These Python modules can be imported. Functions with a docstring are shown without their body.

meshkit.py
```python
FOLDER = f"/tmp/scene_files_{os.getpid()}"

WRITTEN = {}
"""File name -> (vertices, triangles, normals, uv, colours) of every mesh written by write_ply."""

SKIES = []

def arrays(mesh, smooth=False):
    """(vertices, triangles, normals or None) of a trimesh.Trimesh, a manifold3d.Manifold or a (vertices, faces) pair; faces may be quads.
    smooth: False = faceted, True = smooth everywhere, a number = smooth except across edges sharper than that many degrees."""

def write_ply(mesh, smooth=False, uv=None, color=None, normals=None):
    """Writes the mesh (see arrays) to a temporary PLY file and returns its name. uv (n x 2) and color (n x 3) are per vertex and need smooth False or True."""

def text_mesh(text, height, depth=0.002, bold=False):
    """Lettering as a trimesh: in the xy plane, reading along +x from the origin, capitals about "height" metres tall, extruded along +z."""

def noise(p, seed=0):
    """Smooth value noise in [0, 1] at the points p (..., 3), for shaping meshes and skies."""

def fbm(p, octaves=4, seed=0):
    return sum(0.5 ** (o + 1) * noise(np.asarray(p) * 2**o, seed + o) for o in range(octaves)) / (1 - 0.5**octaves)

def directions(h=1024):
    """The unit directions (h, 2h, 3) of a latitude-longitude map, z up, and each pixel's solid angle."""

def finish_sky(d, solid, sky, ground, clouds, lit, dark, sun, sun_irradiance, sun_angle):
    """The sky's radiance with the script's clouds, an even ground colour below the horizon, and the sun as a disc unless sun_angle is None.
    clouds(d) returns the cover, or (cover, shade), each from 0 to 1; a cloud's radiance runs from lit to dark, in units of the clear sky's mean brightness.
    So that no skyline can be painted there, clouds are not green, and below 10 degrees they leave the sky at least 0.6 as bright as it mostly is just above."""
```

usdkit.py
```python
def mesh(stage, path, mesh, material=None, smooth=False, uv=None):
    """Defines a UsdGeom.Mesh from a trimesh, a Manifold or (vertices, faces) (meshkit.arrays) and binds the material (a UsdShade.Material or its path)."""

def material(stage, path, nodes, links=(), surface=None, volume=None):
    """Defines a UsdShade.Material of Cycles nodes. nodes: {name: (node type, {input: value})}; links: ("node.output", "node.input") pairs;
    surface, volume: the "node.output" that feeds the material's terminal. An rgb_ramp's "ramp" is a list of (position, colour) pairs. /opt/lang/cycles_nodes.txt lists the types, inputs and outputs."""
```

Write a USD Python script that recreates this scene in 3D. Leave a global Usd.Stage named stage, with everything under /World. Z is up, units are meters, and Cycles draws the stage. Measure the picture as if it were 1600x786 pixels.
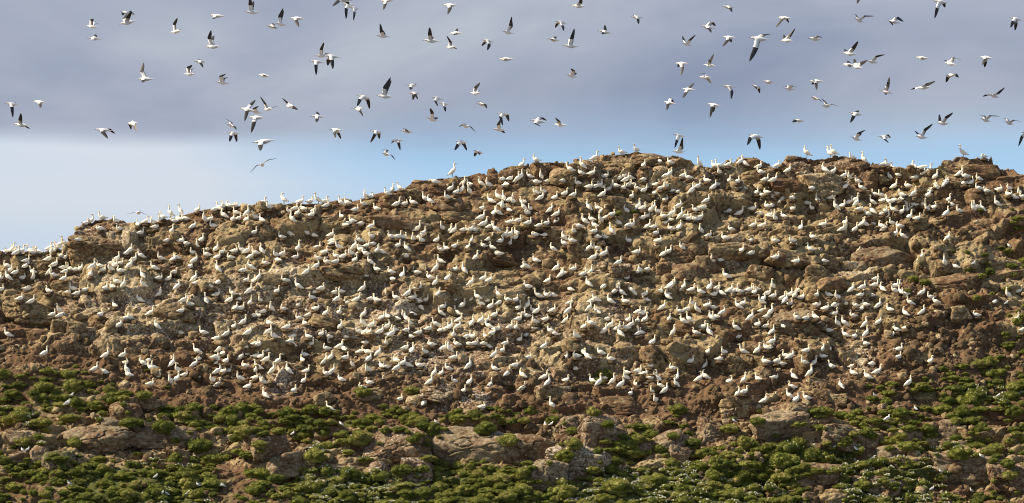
import math, random
import numpy as np, trimesh, manifold3d, usdkit, meshkit
from scipy.spatial import cKDTree
from scipy.ndimage import gaussian_filter, gaussian_filter1d, minimum_filter
from pxr import Usd, UsdGeom, UsdLux, UsdShade, Gf, Sdf, Vt

stage = Usd.Stage.CreateInMemory()
UsdGeom.SetStageUpAxis(stage, UsdGeom.Tokens.z)
UsdGeom.SetStageMetersPerUnit(stage, 1.0)
UsdGeom.Xform.Define(stage, '/World')
UsdGeom.Scope.Define(stage, '/World/Looks')

# ------------------------------------------------------------------ camera, sky, sun, exposure
CAM_Y, CAM_Z = -150.0, 30.0            # the sea is z = 0
FPX = 4503.0                           # focal length in photograph pixels (1600 wide): a long telephoto, 20 degrees across
HORIZON = 640.0                        # photograph row of the true horizon
EXPOSURE = 0.88
cam = UsdGeom.Camera.Define(stage, '/World/camera')
cam.AddTranslateOp().Set(Gf.Vec3d(0, CAM_Y, CAM_Z))
cam.AddRotateXOp().Set(90.0)
cam.CreateHorizontalApertureAttr(36.0)
cam.CreateVerticalApertureAttr(36.0 * 786 / 1600)
cam.CreateFocalLengthAttr(36.0 * FPX / 1600)
cam.CreateVerticalApertureOffsetAttr(36.0 * (HORIZON - 393) / 1600)
cam.CreateClippingRangeAttr(Gf.Vec2f(1, 100000))
cam.CreateExposureAttr(EXPOSURE)

SUN = np.array([-0.74, -0.05, 0.63]); SUN /= np.linalg.norm(SUN)
SUN_EL, SUN_ROT = math.asin(SUN[2]), math.atan2(SUN[0], SUN[1])
sun = UsdLux.DistantLight.Define(stage, '/World/sun')
sun.CreateIntensityAttr(1.25); sun.CreateAngleAttr(0.53); sun.CreateNormalizeAttr(True)
sun.CreateColorAttr(Gf.Vec3f(1.0, 0.86, 0.65))
zax = Gf.Vec3d(*map(float, SUN)); xax = Gf.Cross(Gf.Vec3d(0, 0, 1), zax).GetNormalized(); yax = Gf.Cross(zax, xax)
sun.AddTransformOp().Set(Gf.Matrix4d(*xax, 0, *yax, 0, *zax, 0, 0, 0, 0, 1))

STRENGTH = 0.10
def lin(r, g, b, k=1.0):
    f = lambda c: (c / 12.92 if c <= 0.04045 else ((c + 0.055) / 1.055) ** 2.4)
    return tuple(k * f(c / 255.0) for c in (r, g, b))
def skyc(r, g, b): return lin(r, g, b, 2.0 ** -EXPOSURE / STRENGTH)
# a flat grey cloud deck with a soft level base a few degrees up, thin haze to the left below it and clear pale blue to the right
usdkit.material(stage, '/World/Looks/sky', {
    'tc': ('texture_coordinate', {}),
    'xyz': ('separate_xyz', {}),
    'sky': ('sky_texture', {'sky_type': 'single_scattering', 'sun_disc': False, 'sun_elevation': SUN_EL, 'sun_rotation': SUN_ROT, 'altitude': 10.0}),
    # direction across: x over y
    'mapw': ('mapping', {'scale': (5.0, 5.0, 34.0)}),
    'nedge': ('noise_texture', {'scale': 1.0, 'detail': 3.0, 'roughness': 0.5}),
    'e1': ('math', {'math_type': 'subtract', 'value2': 0.5}),
    'e2': ('math', {'math_type': 'multiply', 'value2': 0.018}),
    'xl': ('math', {'math_type': 'multiply', 'value2': -0.012}),
    'e3': ('math', {'math_type': 'add'}),
    'e4': ('math', {'math_type': 'add'}),
    'deck': ('map_range', {'range_type': 'smoothstep', 'from_min': 0.0915, 'from_max': 0.1015, 'to_min': 0.0, 'to_max': 1.0, 'clamp': True}),
    'deckr': ('map_range', {'range_type': 'smoothstep', 'from_min': 0.078, 'from_max': 0.112, 'to_min': 0.0, 'to_max': 1.0, 'clamp': True}),
    'side': ('map_range', {'range_type': 'smoothstep', 'from_min': -0.13, 'from_max': -0.02, 'to_min': 0.0, 'to_max': 1.0, 'clamp': True}),
    'deckm': ('mix_float', {}),
    'mapc': ('mapping', {'scale': (7.0, 7.0, 15.0), 'location': (3.1, 1.7, 0.35)}),
    'nc': ('noise_texture', {'scale': 1.0, 'detail': 4.0, 'roughness': 0.52, 'distortion': 0.6}),
    'cloud': ('rgb_ramp', {'ramp': [(0.26, skyc(136, 148, 174)), (0.41, skyc(154, 164, 186)), (0.55, skyc(170, 178, 195)), (0.72, skyc(194, 201, 211))]}),
    'gapramp': ('map_range', {'range_type': 'smoothstep', 'from_min': 0.25, 'from_max': 0.7, 'to_min': 0.0, 'to_max': 0.45, 'clamp': True}),
    'over': ('mix_color', {'use_clamp': False}),
    'blue': ('rgb_ramp', {'ramp': [(0.0, skyc(196, 210, 231)), (0.045, skyc(190, 207, 231)), (0.062, skyc(176, 205, 236)), (0.085, skyc(158, 200, 238)), (0.12, skyc(170, 200, 232)), (1.0, skyc(150, 190, 232))]}),
    'hazew': ('rgb_ramp', {'ramp': [(0.0, skyc(186, 204, 230)), (0.05, skyc(191, 206, 230)), (0.07, skyc(209, 216, 230)), (0.1, skyc(214, 219, 231)), (1.0, skyc(200, 208, 226))]}),
    'maps': ('mapping', {'scale': (9.0, 9.0, 60.0), 'location': (0.4, 2.2, 0.1)}), 'ns': ('noise_texture', {'scale': 1.0, 'detail': 4.0, 'roughness': 0.5}),
    'sadd': ('math', {'math_type': 'multiply_add', 'value2': 0.9, 'value3': -0.42}), 'ssum': ('math', {'math_type': 'add', 'use_clamp': True}),
    'low': ('mix_color', {'use_clamp': False}),
    'lowmix': ('mix_color', {'use_clamp': False, 'fac': 0.85}),
    'all': ('mix_color', {'use_clamp': False}),
    'bg': ('background_shader', {'strength': STRENGTH}),
}, [
    ('tc.generated', 'xyz.vector'), ('tc.generated', 'mapw.vector'), ('mapw.vector', 'nedge.vector'),
    ('nedge.fac', 'e1.value1'), ('e1.value', 'e2.value1'), ('xyz.x', 'xl.value1'), ('xyz.z', 'e3.value1'), ('e2.value', 'e3.value2'),
    ('e3.value', 'e4.value1'), ('xl.value', 'e4.value2'), ('e4.value', 'deck.value'), ('e4.value', 'deckr.value'),
    ('xyz.x', 'side.value'), ('side.result', 'deckm.fac'), ('deck.result', 'deckm.a'), ('deckr.result', 'deckm.b'),
    ('tc.generated', 'mapc.vector'), ('mapc.vector', 'nc.vector'), ('nc.fac', 'cloud.fac'),
    ('xyz.z', 'gapramp.value'), ('gapramp.result', 'over.fac'), ('cloud.color', 'over.a'), ('sky.color', 'over.b'),
    ('xyz.z', 'blue.fac'), ('xyz.z', 'hazew.fac'), ('tc.generated', 'maps.vector'), ('maps.vector', 'ns.vector'), ('ns.fac', 'sadd.value1'), ('sadd.value', 'ssum.value1'), ('side.result', 'ssum.value2'), ('ssum.value', 'low.fac'), ('hazew.color', 'low.a'), ('blue.color', 'low.b'),
    ('sky.color', 'lowmix.a'), ('low.result', 'lowmix.b'),
    ('deckm.result', 'all.fac'), ('lowmix.result', 'all.a'), ('over.result', 'all.b'),
    ('all.result', 'bg.color'),
], surface='bg.background')
dome = UsdLux.DomeLight.Define(stage, '/World/sky')
UsdShade.MaterialBindingAPI.Apply(dome.GetPrim()).Bind(UsdShade.Material.Get(stage, '/World/Looks/sky'))
dome.GetPrim().SetCustomDataByKey('kind', 'structure')

# ------------------------------------------------------------------ helpers
NAMES = {}
def numbered(parent, name):
    k = (parent, name); n = NAMES.get(k, -1) + 1; NAMES[k] = n
    return f'{parent}/{name}' if n == 0 else f'{parent}/{name}_{n:03d}'
def tag(prim, label=None, category=None, group=None, kind=None):
    for k, v in (('label', label), ('category', category), ('group', group), ('kind', kind)):
        if v: prim.SetCustomDataByKey(k, v)
    return prim
def mat(name, nodes, links, surface): return usdkit.material(stage, '/World/Looks/' + name, nodes, links, surface=surface)
def put_mesh(path, v, f, material, smooth=False, tint=None, primvar='tint'):
    m = usdkit.mesh(stage, path, (v, f), material, smooth=smooth)
    if tint is not None:
        UsdGeom.PrimvarsAPI(m).CreatePrimvar(primvar, Sdf.ValueTypeNames.Color3fArray, 'vertex').Set(Vt.Vec3fArray.FromNumpy(np.asarray(tint, np.float32)))
    return m
def xform(path, pos=(0, 0, 0), rot=None, scale=None):
    """rot: 3x3 rotation matrix (columns are the axes)"""
    x = UsdGeom.Xform.Define(stage, path)
    r = np.eye(3) if rot is None else np.asarray(rot, float)
    if scale is not None: r = r * np.broadcast_to(np.asarray(scale, float), 3)[None, :]
    a = r.T
    x.AddTransformOp().Set(Gf.Matrix4d(*map(float, a[0]), 0, *map(float, a[1]), 0, *map(float, a[2]), 0, *map(float, pos), 1))
    return x
def rotz(a): c, s = math.cos(a), math.sin(a); return np.array([[c, -s, 0], [s, c, 0], [0, 0, 1.0]])
def rotx(a): c, s = math.cos(a), math.sin(a); return np.array([[1.0, 0, 0], [0, c, -s], [0, s, c]])
def roty(a): c, s = math.cos(a), math.sin(a); return np.array([[c, 0, s], [0, 1.0, 0], [-s, 0, c]])
def to_px(p):
    p = np.asarray(p, float); d = p[..., 1] - CAM_Y
    return 800 + FPX * p[..., 0] / d, HORIZON - FPX * (p[..., 2] - CAM_Z) / d, d
def from_px(px, py, y):
    d = y - CAM_Y
    return np.array([(px - 800) / FPX * d, y, CAM_Z + (HORIZON - py) / FPX * d])
def fb(p, octaves, seed): return meshkit.fbm(p, octaves, seed) - 0.5
def manifold(v, f): return manifold3d.Manifold(manifold3d.Mesh(np.asarray(v, np.float32), np.asarray(f, np.uint32)))
def from_manifold(m):
    q = m.to_mesh(); return np.array(q.vert_properties[:, :3], float), np.array(q.tri_verts, int)

# ------------------------------------------------------------------ materials
def rock_nodes(attr):
    """tan sandstone to brown earth: the mesh's mask says where bare rock, green and guano lie, noise breaks all of it up"""
    n = {
        'tc': ('geometry', {}), 'at': ('attribute', {'attribute': attr}), 'sep': ('separate_color', {}),
        'n1': ('noise_texture', {'scale': 0.9, 'detail': 6.0, 'roughness': 0.6}),
        'n2': ('noise_texture', {'scale': 5.0, 'detail': 8.0, 'roughness': 0.65}),
        'n3': ('noise_texture', {'scale': 22.0, 'detail': 5.0, 'roughness': 0.7}),
        'mp': ('mapping', {'scale': (1.0, 1.0, 1.35)}),
        'rockc': ('rgb_ramp', {'ramp': [(0.26, (0.092, 0.068, 0.036)), (0.42, (0.190, 0.144, 0.076)), (0.55, (0.300, 0.232, 0.126)), (0.70, (0.45, 0.365, 0.225))]}),
        'soilc': ('rgb_ramp', {'ramp': [(0.26, (0.066, 0.038, 0.021)), (0.5, (0.128, 0.076, 0.041)), (0.72, (0.225, 0.148, 0.083))]}),
        'mixv': ('mix_float', {'fac': 0.55}), 'mixw': ('mix_float', {'fac': 0.35}),
        'fr': ('math', {'math_type': 'add'}), 'fr1': ('math', {'math_type': 'multiply_add', 'value2': 2.2, 'value3': -1.1}),
        'fr2': ('map_range', {'range_type': 'smoothstep', 'from_min': 0.2, 'from_max': 0.75, 'to_min': 0.0, 'to_max': 1.0, 'clamp': True}),
        'base': ('mix_color', {}),
        'gsum': ('math', {'math_type': 'add'}), 'gn': ('math', {'math_type': 'multiply_add', 'value2': 1.6, 'value3': -0.8}),
        'gf': ('map_range', {'range_type': 'smoothstep', 'from_min': 0.35, 'from_max': 0.7, 'to_min': 0.0, 'to_max': 0.85, 'clamp': True}),
        'greenc': ('rgb_ramp', {'ramp': [(0.3, (0.030, 0.042, 0.010)), (0.6, (0.075, 0.095, 0.020)), (0.8, (0.13, 0.14, 0.035))]}),
        'withg': ('mix_color', {}),
        'n4': ('noise_texture', {'scale': 9.0, 'detail': 4.0, 'roughness': 0.75}), 'wsum': ('math', {'math_type': 'add'}), 'wn': ('math', {'math_type': 'multiply_add', 'value2': 4.0, 'value3': -2.0}),
        'wf': ('map_range', {'range_type': 'smoothstep', 'from_min': 0.45, 'from_max': 0.95, 'to_min': 0.0, 'to_max': 0.75, 'clamp': True}),
        'withw': ('mix_color', {'b': (0.58, 0.52, 0.42)}),
        'bh': ('math', {'math_type': 'multiply_add', 'value2': 0.35}),
        'bump': ('bump', {'strength': 0.75, 'distance': 0.09}),
        'p': ('principled_bsdf', {'roughness': 0.95, 'specular_ior_level': 0.12}),
    }
    l = [('tc.position', 'n1.vector'), ('tc.position', 'mp.vector'), ('mp.vector', 'n2.vector'), ('tc.position', 'n3.vector'),
         ('at.color', 'sep.color'), ('n1.fac', 'mixv.a'), ('n2.fac', 'mixv.b'), ('mixv.result', 'mixw.a'), ('n3.fac', 'mixw.b'),
         ('mixw.result', 'rockc.fac'), ('mixw.result', 'soilc.fac'),
         ('n2.fac', 'fr1.value1'), ('fr1.value', 'fr.value1'), ('sep.r', 'fr.value2'), ('fr.value', 'fr2.value'),
         ('fr2.result', 'base.fac'), ('soilc.color', 'base.a'), ('rockc.color', 'base.b'),
         ('n2.fac', 'gn.value1'), ('gn.value', 'gsum.value1'), ('sep.g', 'gsum.value2'), ('gsum.value', 'gf.value'),
         ('n3.fac', 'greenc.fac'), ('gf.result', 'withg.fac'), ('base.result', 'withg.a'), ('greenc.color', 'withg.b'),
         ('tc.position', 'n4.vector'), ('n4.fac', 'wn.value1'), ('wn.value', 'wsum.value1'), ('sep.b', 'wsum.value2'), ('wsum.value', 'wf.value'),
         ('wf.result', 'withw.fac'), ('withg.result', 'withw.a'), ('withw.result', 'p.base_color'),
         ('n3.fac', 'bh.value1'), ('n2.fac', 'bh.value3'), ('bh.value', 'bump.height'), ('bump.normal', 'p.normal')]
    return n, l
n_, l_ = rock_nodes('cover')
M_HILL = mat('hill_rock_and_earth', n_, l_, 'p.BSDF')
M_ROCK = M_HILL
n_['rockc'] = ('rgb_ramp', {'ramp': [(0.26, (0.075, 0.057, 0.035)), (0.42, (0.160, 0.126, 0.078)), (0.55, (0.255, 0.206, 0.132)), (0.70, (0.37, 0.310, 0.215))]})
M_GREYROCK = mat('weathered_grey_brown_rock', n_, l_, 'p.BSDF')
M_SEA = mat('sea_water', {'g': ('geometry', {}), 'n': ('noise_texture', {'scale': 0.12, 'detail': 6.0}), 'b': ('bump', {'strength': 0.4, 'distance': 1.0}),
                          'p': ('principled_bsdf', {'base_color': (0.02, 0.045, 0.06), 'roughness': 0.12})},
            [('g.position', 'n.vector'), ('n.fac', 'b.height'), ('b.normal', 'p.normal')], 'p.BSDF')
M_BIRD = mat('plumage', {'a': ('attribute', {'attribute': 'tint'}), 'p': ('principled_bsdf', {'roughness': 0.75, 'specular_ior_level': 0.2})}, [('a.color', 'p.base_color')], 'p.BSDF')
M_BLACK = mat('black_feather', {'p': ('principled_bsdf', {'base_color': (0.018, 0.017, 0.018), 'roughness': 0.6})}, [], 'p.BSDF')
M_BILL = mat('bill_horn', {'p': ('principled_bsdf', {'base_color': (0.26, 0.30, 0.33), 'roughness': 0.45})}, [], 'p.BSDF')
M_FOOT = mat('dark_webbed_foot', {'p': ('principled_bsdf', {'base_color': (0.04, 0.045, 0.045), 'roughness': 0.6})}, [], 'p.BSDF')
M_YBILL = mat('yellow_bill', {'p': ('principled_bsdf', {'base_color': (0.55, 0.42, 0.08), 'roughness': 0.45})}, [], 'p.BSDF')
M_GREY = mat('grey_feather', {'p': ('principled_bsdf', {'base_color': (0.30, 0.31, 0.33), 'roughness': 0.7})}, [], 'p.BSDF')
M_LEAF = mat('cushion_leaf', {'o': ('object_info', {}), 'g': ('geometry', {}), 'n': ('noise_texture', {'scale': 2.5, 'detail': 4.0}), 'v': ('math', {'math_type': 'multiply_add', 'value2': 0.35}),
                              'isl': ('math', {'math_type': 'multiply_add', 'value2': 0.3}),
                              'r': ('rgb_ramp', {'ramp': [(0.20, (0.105, 0.082, 0.034)), (0.38, (0.088, 0.104, 0.022)), (0.60, (0.155, 0.175, 0.032)), (0.82, (0.24, 0.242, 0.056)), (1.0, (0.30, 0.26, 0.09))]}),
                              'd': ('principled_bsdf', {'roughness': 0.7, 'specular_ior_level': 0.2}), 't': ('translucent_bsdf', {}), 'm': ('mix_closure', {'fac': 0.28})},
             [('g.position', 'n.vector'), ('o.random', 'v.value1'), ('n.fac', 'v.value3'), ('g.random_per_island', 'isl.value1'), ('v.value', 'isl.value3'), ('isl.value', 'r.fac'),
              ('r.color', 'd.base_color'), ('r.color', 't.color'), ('d.BSDF', 'm.closure1'), ('t.BSDF', 'm.closure2')], 'm.closure')
M_PETAL = mat('white_petal', {'p': ('principled_bsdf', {'base_color': (0.62, 0.61, 0.50), 'roughness': 0.7})}, [], 'p.BSDF')
M_NEST = mat('nest_earth', {'g': ('geometry', {}), 'n': ('noise_texture', {'scale': 18.0, 'detail': 6.0, 'roughness': 0.7}), 'b': ('bump', {'strength': 0.9, 'distance': 0.05}),
                            'r': ('rgb_ramp', {'ramp': [(0.3, (0.055, 0.036, 0.02)), (0.55, (0.12, 0.082, 0.045)), (0.75, (0.24, 0.19, 0.12))]}),
                            'p': ('principled_bsdf', {'roughness': 0.95, 'specular_ior_level': 0.1})},
             [('g.position', 'n.vector'), ('n.fac', 'r.fac'), ('n.fac', 'b.height'), ('b.normal', 'p.normal'), ('r.color', 'p.base_color')], 'p.BSDF')

# ------------------------------------------------------------------ the hill
SKY_PTS = """0,398 50,396 85,392 100,388 112,380 114,365 117,360 123,355 135,351 148,345 160,343 175,344 190,344 200,348 225,349 255,345 270,341 301,332 322,327 350,324 383,321 400,319 442,319 476,319 500,318 526,313
540,317 562,312 583,304 600,300 622,298 632,295 644,285 676,280 703,278 730,276 742,272 749,270 758,274 770,269 783,271 785,264 800,259 827,259 832,254 863,254 884,255 892,258 901,250 924,251 945,242 964,242 983,240
993,237 1000,239 1023,240 1040,245 1055,243 1065,248 1078,251 1086,258 1107,261 1114,263 1132,258 1134,252 1149,255 1151,246 1183,247 1191,252 1200,255 1204,257 1206,263 1221,264 1222,252 1229,246 1251,245 1270,250
1291,248 1314,244 1332,246 1345,248 1356,259 1368,255 1377,259 1400,261 1427,264 1463,263 1470,259 1473,250 1490,250 1493,245 1511,246 1516,249 1526,247 1551,248 1553,261 1568,265 1587,267 1593,273 1600,274"""
SKY_PTS = np.array([list(map(float, p.split(','))) for p in SKY_PTS.split()])
def prof(y):
    return CAM_Z + np.interp(y, [-52, -50, -10, -2, 9, 18, 40], [-31.5, -30.2, -5.2, 0.1, 11.4, 21.5, 45])
sx = np.arange(0, 1601, 2.0)
sy = np.interp(sx, SKY_PTS[:, 0], SKY_PTS[:, 1])
def ridge_at(sy_rows):
    lo, hi = np.full(len(sx), -8.0), np.full(len(sx), 30.0)
    for _ in range(40):
        m = (lo + hi) / 2
        z = CAM_Z + (HORIZON - sy_rows) / FPX * (m - CAM_Y)
        up = prof(m) < z
        lo, hi = np.where(up, m, lo), np.where(up, hi, m)
    m = (lo + hi) / 2
    return (sx - 800) / FPX * (m - CAM_Y), m, prof(m)

xs = np.concatenate([np.linspace(-95, -31, 190)[:-1], np.arange(-31, 31.01, 0.056), np.linspace(31, 95, 190)[1:]])
ys = np.concatenate([np.linspace(-52, -12, 45)[:-1], np.arange(-12, 13.2, 0.041), np.linspace(13.2, 80, 60)[1:]])
GX, GY = np.meshgrid(xs, ys)
slope_s = GY * 1.42
P2 = np.stack([GX, slope_s], -1)
warp = np.stack([fb(np.stack([GX * 0.55, slope_s * 0.55, 0 * GX], -1), 3, 3), fb(np.stack([GX * 0.55, slope_s * 0.55, 0 * GX + 9], -1), 3, 5)], -1)
def blocks(cell, seed, tilt, bias, stretch=1.35):
    """broken rock: every cell of an uneven mosaic is a tilted block standing a little prouder or lower than its neighbours"""
    rng = np.random.default_rng(seed)
    w = (P2 + warp * cell * 0.9) / np.array([stretch, 1.0])
    lo, hi = np.array([-70 / stretch, -26.0]), np.array([70 / stretch, 24.0])
    n = ((hi - lo) / cell).astype(int) + 1
    gx, gy = np.meshgrid(np.arange(n[0]), np.arange(n[1]))
    c = (np.stack([gx, gy], -1).reshape(-1, 2) + rng.uniform(0.02, 0.98, (n[0] * n[1], 2))) * cell + lo
    d, i = cKDTree(c).query(w.reshape(-1, 2), k=2)
    g = rng.normal(0, tilt, (len(c), 2)); g[:, 1] += bias
    h = rng.uniform(-0.5, 0.5, len(c))
    rel = w.reshape(-1, 2) - c[i[:, 0]]
    val = h[i[:, 0]] * cell * 0.5 + (g[i[:, 0]] * rel).sum(1)
    edge = np.clip((d[:, 1] - d[:, 0]) / (0.28 * cell), 0, 1)
    edge = edge * (2 - edge)
    return (val * (0.35 + 0.65 * edge) - 0.16 * cell * (1 - edge)).reshape(GX.shape), edge.reshape(GX.shape), h[i[:, 0]].reshape(GX.shape), i[:, 0].reshape(GX.shape)
ROUGH = dict(zip('abc', (blocks(2.6, 11, 0.22, -0.30), blocks(1.05, 12, 0.30, -0.26), blocks(0.46, 13, 0.34, -0.2))))
P3 = np.stack([GX, slope_s, 0 * GX], -1)
fine = fb(P3 * 2.2, 5, 21)
mid = fb(P3 * 0.45, 3, 22)
vfine = fb(P3 * 7.0, 3, 24)

def zone_field(zones, px, py, soft=14.0):
    out = np.zeros(np.shape(px)); px = np.clip(px, 0, 1600)
    for x0, y0, x1, y1, v in zones:
        d = np.maximum(np.maximum(x0 - px, px - x1), np.maximum(y0 - py, py - y1))
        out = np.maximum(out, v * np.clip(0.5 - d / (2 * soft), 0, 1))
    return out
# where plants grow, where the bare reddish earth lies and where guano whitens the rock: places on the slope, given as they are seen in the photograph
GREEN = [(-15, 645, 1615, 740, .3), (-15, 565, 1000, 640, .08), (-60, 585, 110, 660, .8), (20, 600, 200, 640, .7), (-60, 650, 120, 700, .6), (-60, 715, 120, 830, .8), (100, 720, 330, 830, .85), (110, 575, 130, 600, .5), (255, 638, 400, 672, .75), (320, 735, 480, 830, .75), (205, 640, 245, 660, .6),
         (345, 690, 385, 720, .5), (405, 645, 560, 672, .95), (470, 640, 640, 662, .8), (405, 660, 450, 690, .7), (480, 660, 560, 700, .6), (550, 680, 590, 720, .7), (470, 735, 830, 830, .9), (600, 645, 800, 668, .8), (640, 655, 690, 690, .7), (740, 640, 860, 658, .5), (670, 725, 830, 765, .9),
         (800, 750, 1030, 830, .85), (870, 695, 930, 715, .6), (940, 690, 975, 720, .7), (965, 668, 1012, 700, .9), (930, 725, 1240, 760, .85), (1010, 740, 1240, 830, .9), (1060, 665, 1095, 705, .7), (1035, 640, 1080, 660, .6), (1120, 690, 1240, 735, .75), (1160, 660, 1250, 690, .5),
         (1240, 690, 1330, 740, .9), (1180, 700, 1260, 780, .85), (1280, 640, 1400, 672, .75), (1340, 650, 1440, 690, .8), (1320, 720, 1470, 800, .85), (1355, 605, 1400, 630, .6), (1400, 590, 1440, 650, .5), (1430, 600, 1620, 640, .8), (1480, 575, 1620, 610, .75), (1515, 560, 1560, 585, .6), (1555, 538, 1600, 556, .9),
         (1400, 640, 1530, 668, .75), (1430, 670, 1520, 705, .8), (1500, 655, 1560, 690, .8), (1520, 670, 1620, 745, .75), (1520, 740, 1560, 790, .6), (1460, 770, 1620, 830, .7), (1560, 610, 1620, 640, .8), (1400, 665, 1460, 690, .7),
         (1490, 395, 1545, 420, .5), (1555, 390, 1620, 440, .5), (1530, 430, 1570, 460, .5), (1545, 455, 1620, 500, .5), (1570, 510, 1620, 545, .5), (1400, 425, 1445, 450, .6), (1475, 425, 1500, 440, .5), (1540, 325, 1585, 345, .5), (1575, 350, 1620, 372, .45), (1565, 340, 1600, 360, .3), (1315, 436, 1335, 448, .6), (112, 396, 135, 410, .6), (968, 332, 982, 340, .7)]
SOIL = [(1400, 455, 1560, 600, 1.0), (1360, 520, 1450, 640, .8), (1430, 560, 1600, 640, .9), (150, 600, 1340, 645, .75), (1040, 590, 1150, 660, .9), (1420, 350, 1520, 380, .7), (1300, 380, 1360, 420, .6), (0, 540, 200, 620, .7), (440, 590, 640, 640, .8), (760, 590, 900, 680, .7), (630, 590, 760, 640, .4), (200, 520, 330, 600, .4), (1200, 560, 1330, 640, .5), (0, 620, 1600, 840, .25)]
GUANO = [(100, 420, 620, 540, .28), (190, 450, 260, 490, .45), (255, 455, 320, 480, .5), (400, 420, 470, 450, .55), (420, 560, 460, 615, .5), (600, 455, 660, 500, .5), (600, 535, 700, 580, .4), (690, 600, 770, 640, .45), (840, 560, 1000, 600, .25), (930, 415, 985, 432, .5), (560, 460, 1000, 600, .24),
         (1110, 380, 1170, 412, .5), (1320, 385, 1365, 430, .55), (1330, 540, 1365, 575, .5), (600, 700, 640, 760, .35), (860, 725, 905, 750, .5), (650, 740, 680, 770, .5), (1220, 640, 1260, 660, .3), (940, 265, 1060, 340, .22), (900, 235, 1350, 300, .25), (110, 345, 220, 400, .35)]
ROCKY = [(-50, 655, 1650, 735, .95), (1180, 735, 1340, 790, .9), (1430, 690, 1650, 790, .9), (-50, 340, 1620, 600, .6), (380, 660, 620, 760, .8), (640, 670, 1120, 740, .85), (100, 660, 400, 720, .7), (1200, 640, 1430, 740, .7), (880, 250, 1480, 450, .85), (110, 345, 300, 420, .85)]

rx, ry_, rz_ = ridge_at(sy)
target = sy.copy(); rows = sy.copy(); shift_hist = None
lim = np.clip((66 - np.abs(GX)) / 20, 0, 1)
ends = np.clip(1 - (np.abs(GX) - 31) / 64, 0, 1)
NRM = np.array([0, -0.70, 0.714])
def build(rows):
    rx, ry, rz = ridge_at(rows)
    order = np.argsort(rx)
    zr = np.interp(GX, rx[order], rz[order]); yr = np.interp(GX, rx[order], ry[order])
    a = prof(GY)
    b = zr - 0.30 * np.maximum(GY - yr, 0) - 0.004 * np.maximum(GY - yr, 0) ** 2 + 0.30 * np.maximum(yr - GY, 0) + 0.35
    k = 0.22
    h = np.clip(0.5 + 0.5 * (b - a) / k, 0, 1)
    z = b * (1 - h) + a * h - k * h * (1 - h)
    fall = np.clip((np.abs(GX) - 33) / 62, 0, 1)
    z = z * (1 - fall ** 1.5) + (-1.5) * fall ** 1.5
    return np.maximum(z, -1.6), yr
zb, yr = build(rows)
pxb, pyb, _ = to_px(np.stack([GX, GY, zb], -1))
green = zone_field(GREEN, pxb, pyb); soil = zone_field(SOIL, pxb, pyb, 25); guano = zone_field(GUANO, pxb, pyb, 18); rocky = zone_field(ROCKY, pxb, pyb, 25)
amp = np.clip(0.42 + 0.75 * rocky - 0.30 * soil * (1 - 0.6 * rocky) - 0.25 * green, 0.25, 1.25)
disp = amp * (0.50 * ROUGH['a'][0] + 0.36 * ROUGH['b'][0] + 0.23 * ROUGH['c'][0]) + (0.24 + 0.1 * soil) * fine + 0.7 * mid + 0.13 * vfine
lw = (slope_s + 0.10 * GX + 2.6 * warp[..., 0] + 1.6 * mid) / 1.55
lf = lw - np.floor(lw)
saw = np.where(lf < .86, .5 - lf / .86, -.5 + (lf - .86) / .14)
disp = disp + 0.42 * saw * np.clip(0.35 + 2.2 * fb(P3 * 0.3 + 40, 2, 25) + .35 * rocky, 0, 1)     # worn bedding ledges
inside = np.clip((GY + 14) / 3, 0, 1) * lim
disp = disp * (0.15 + 0.85 * inside) * np.clip(1 - np.maximum(GY - yr - 0.5, 0) / 6, 0.3, 1)
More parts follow.
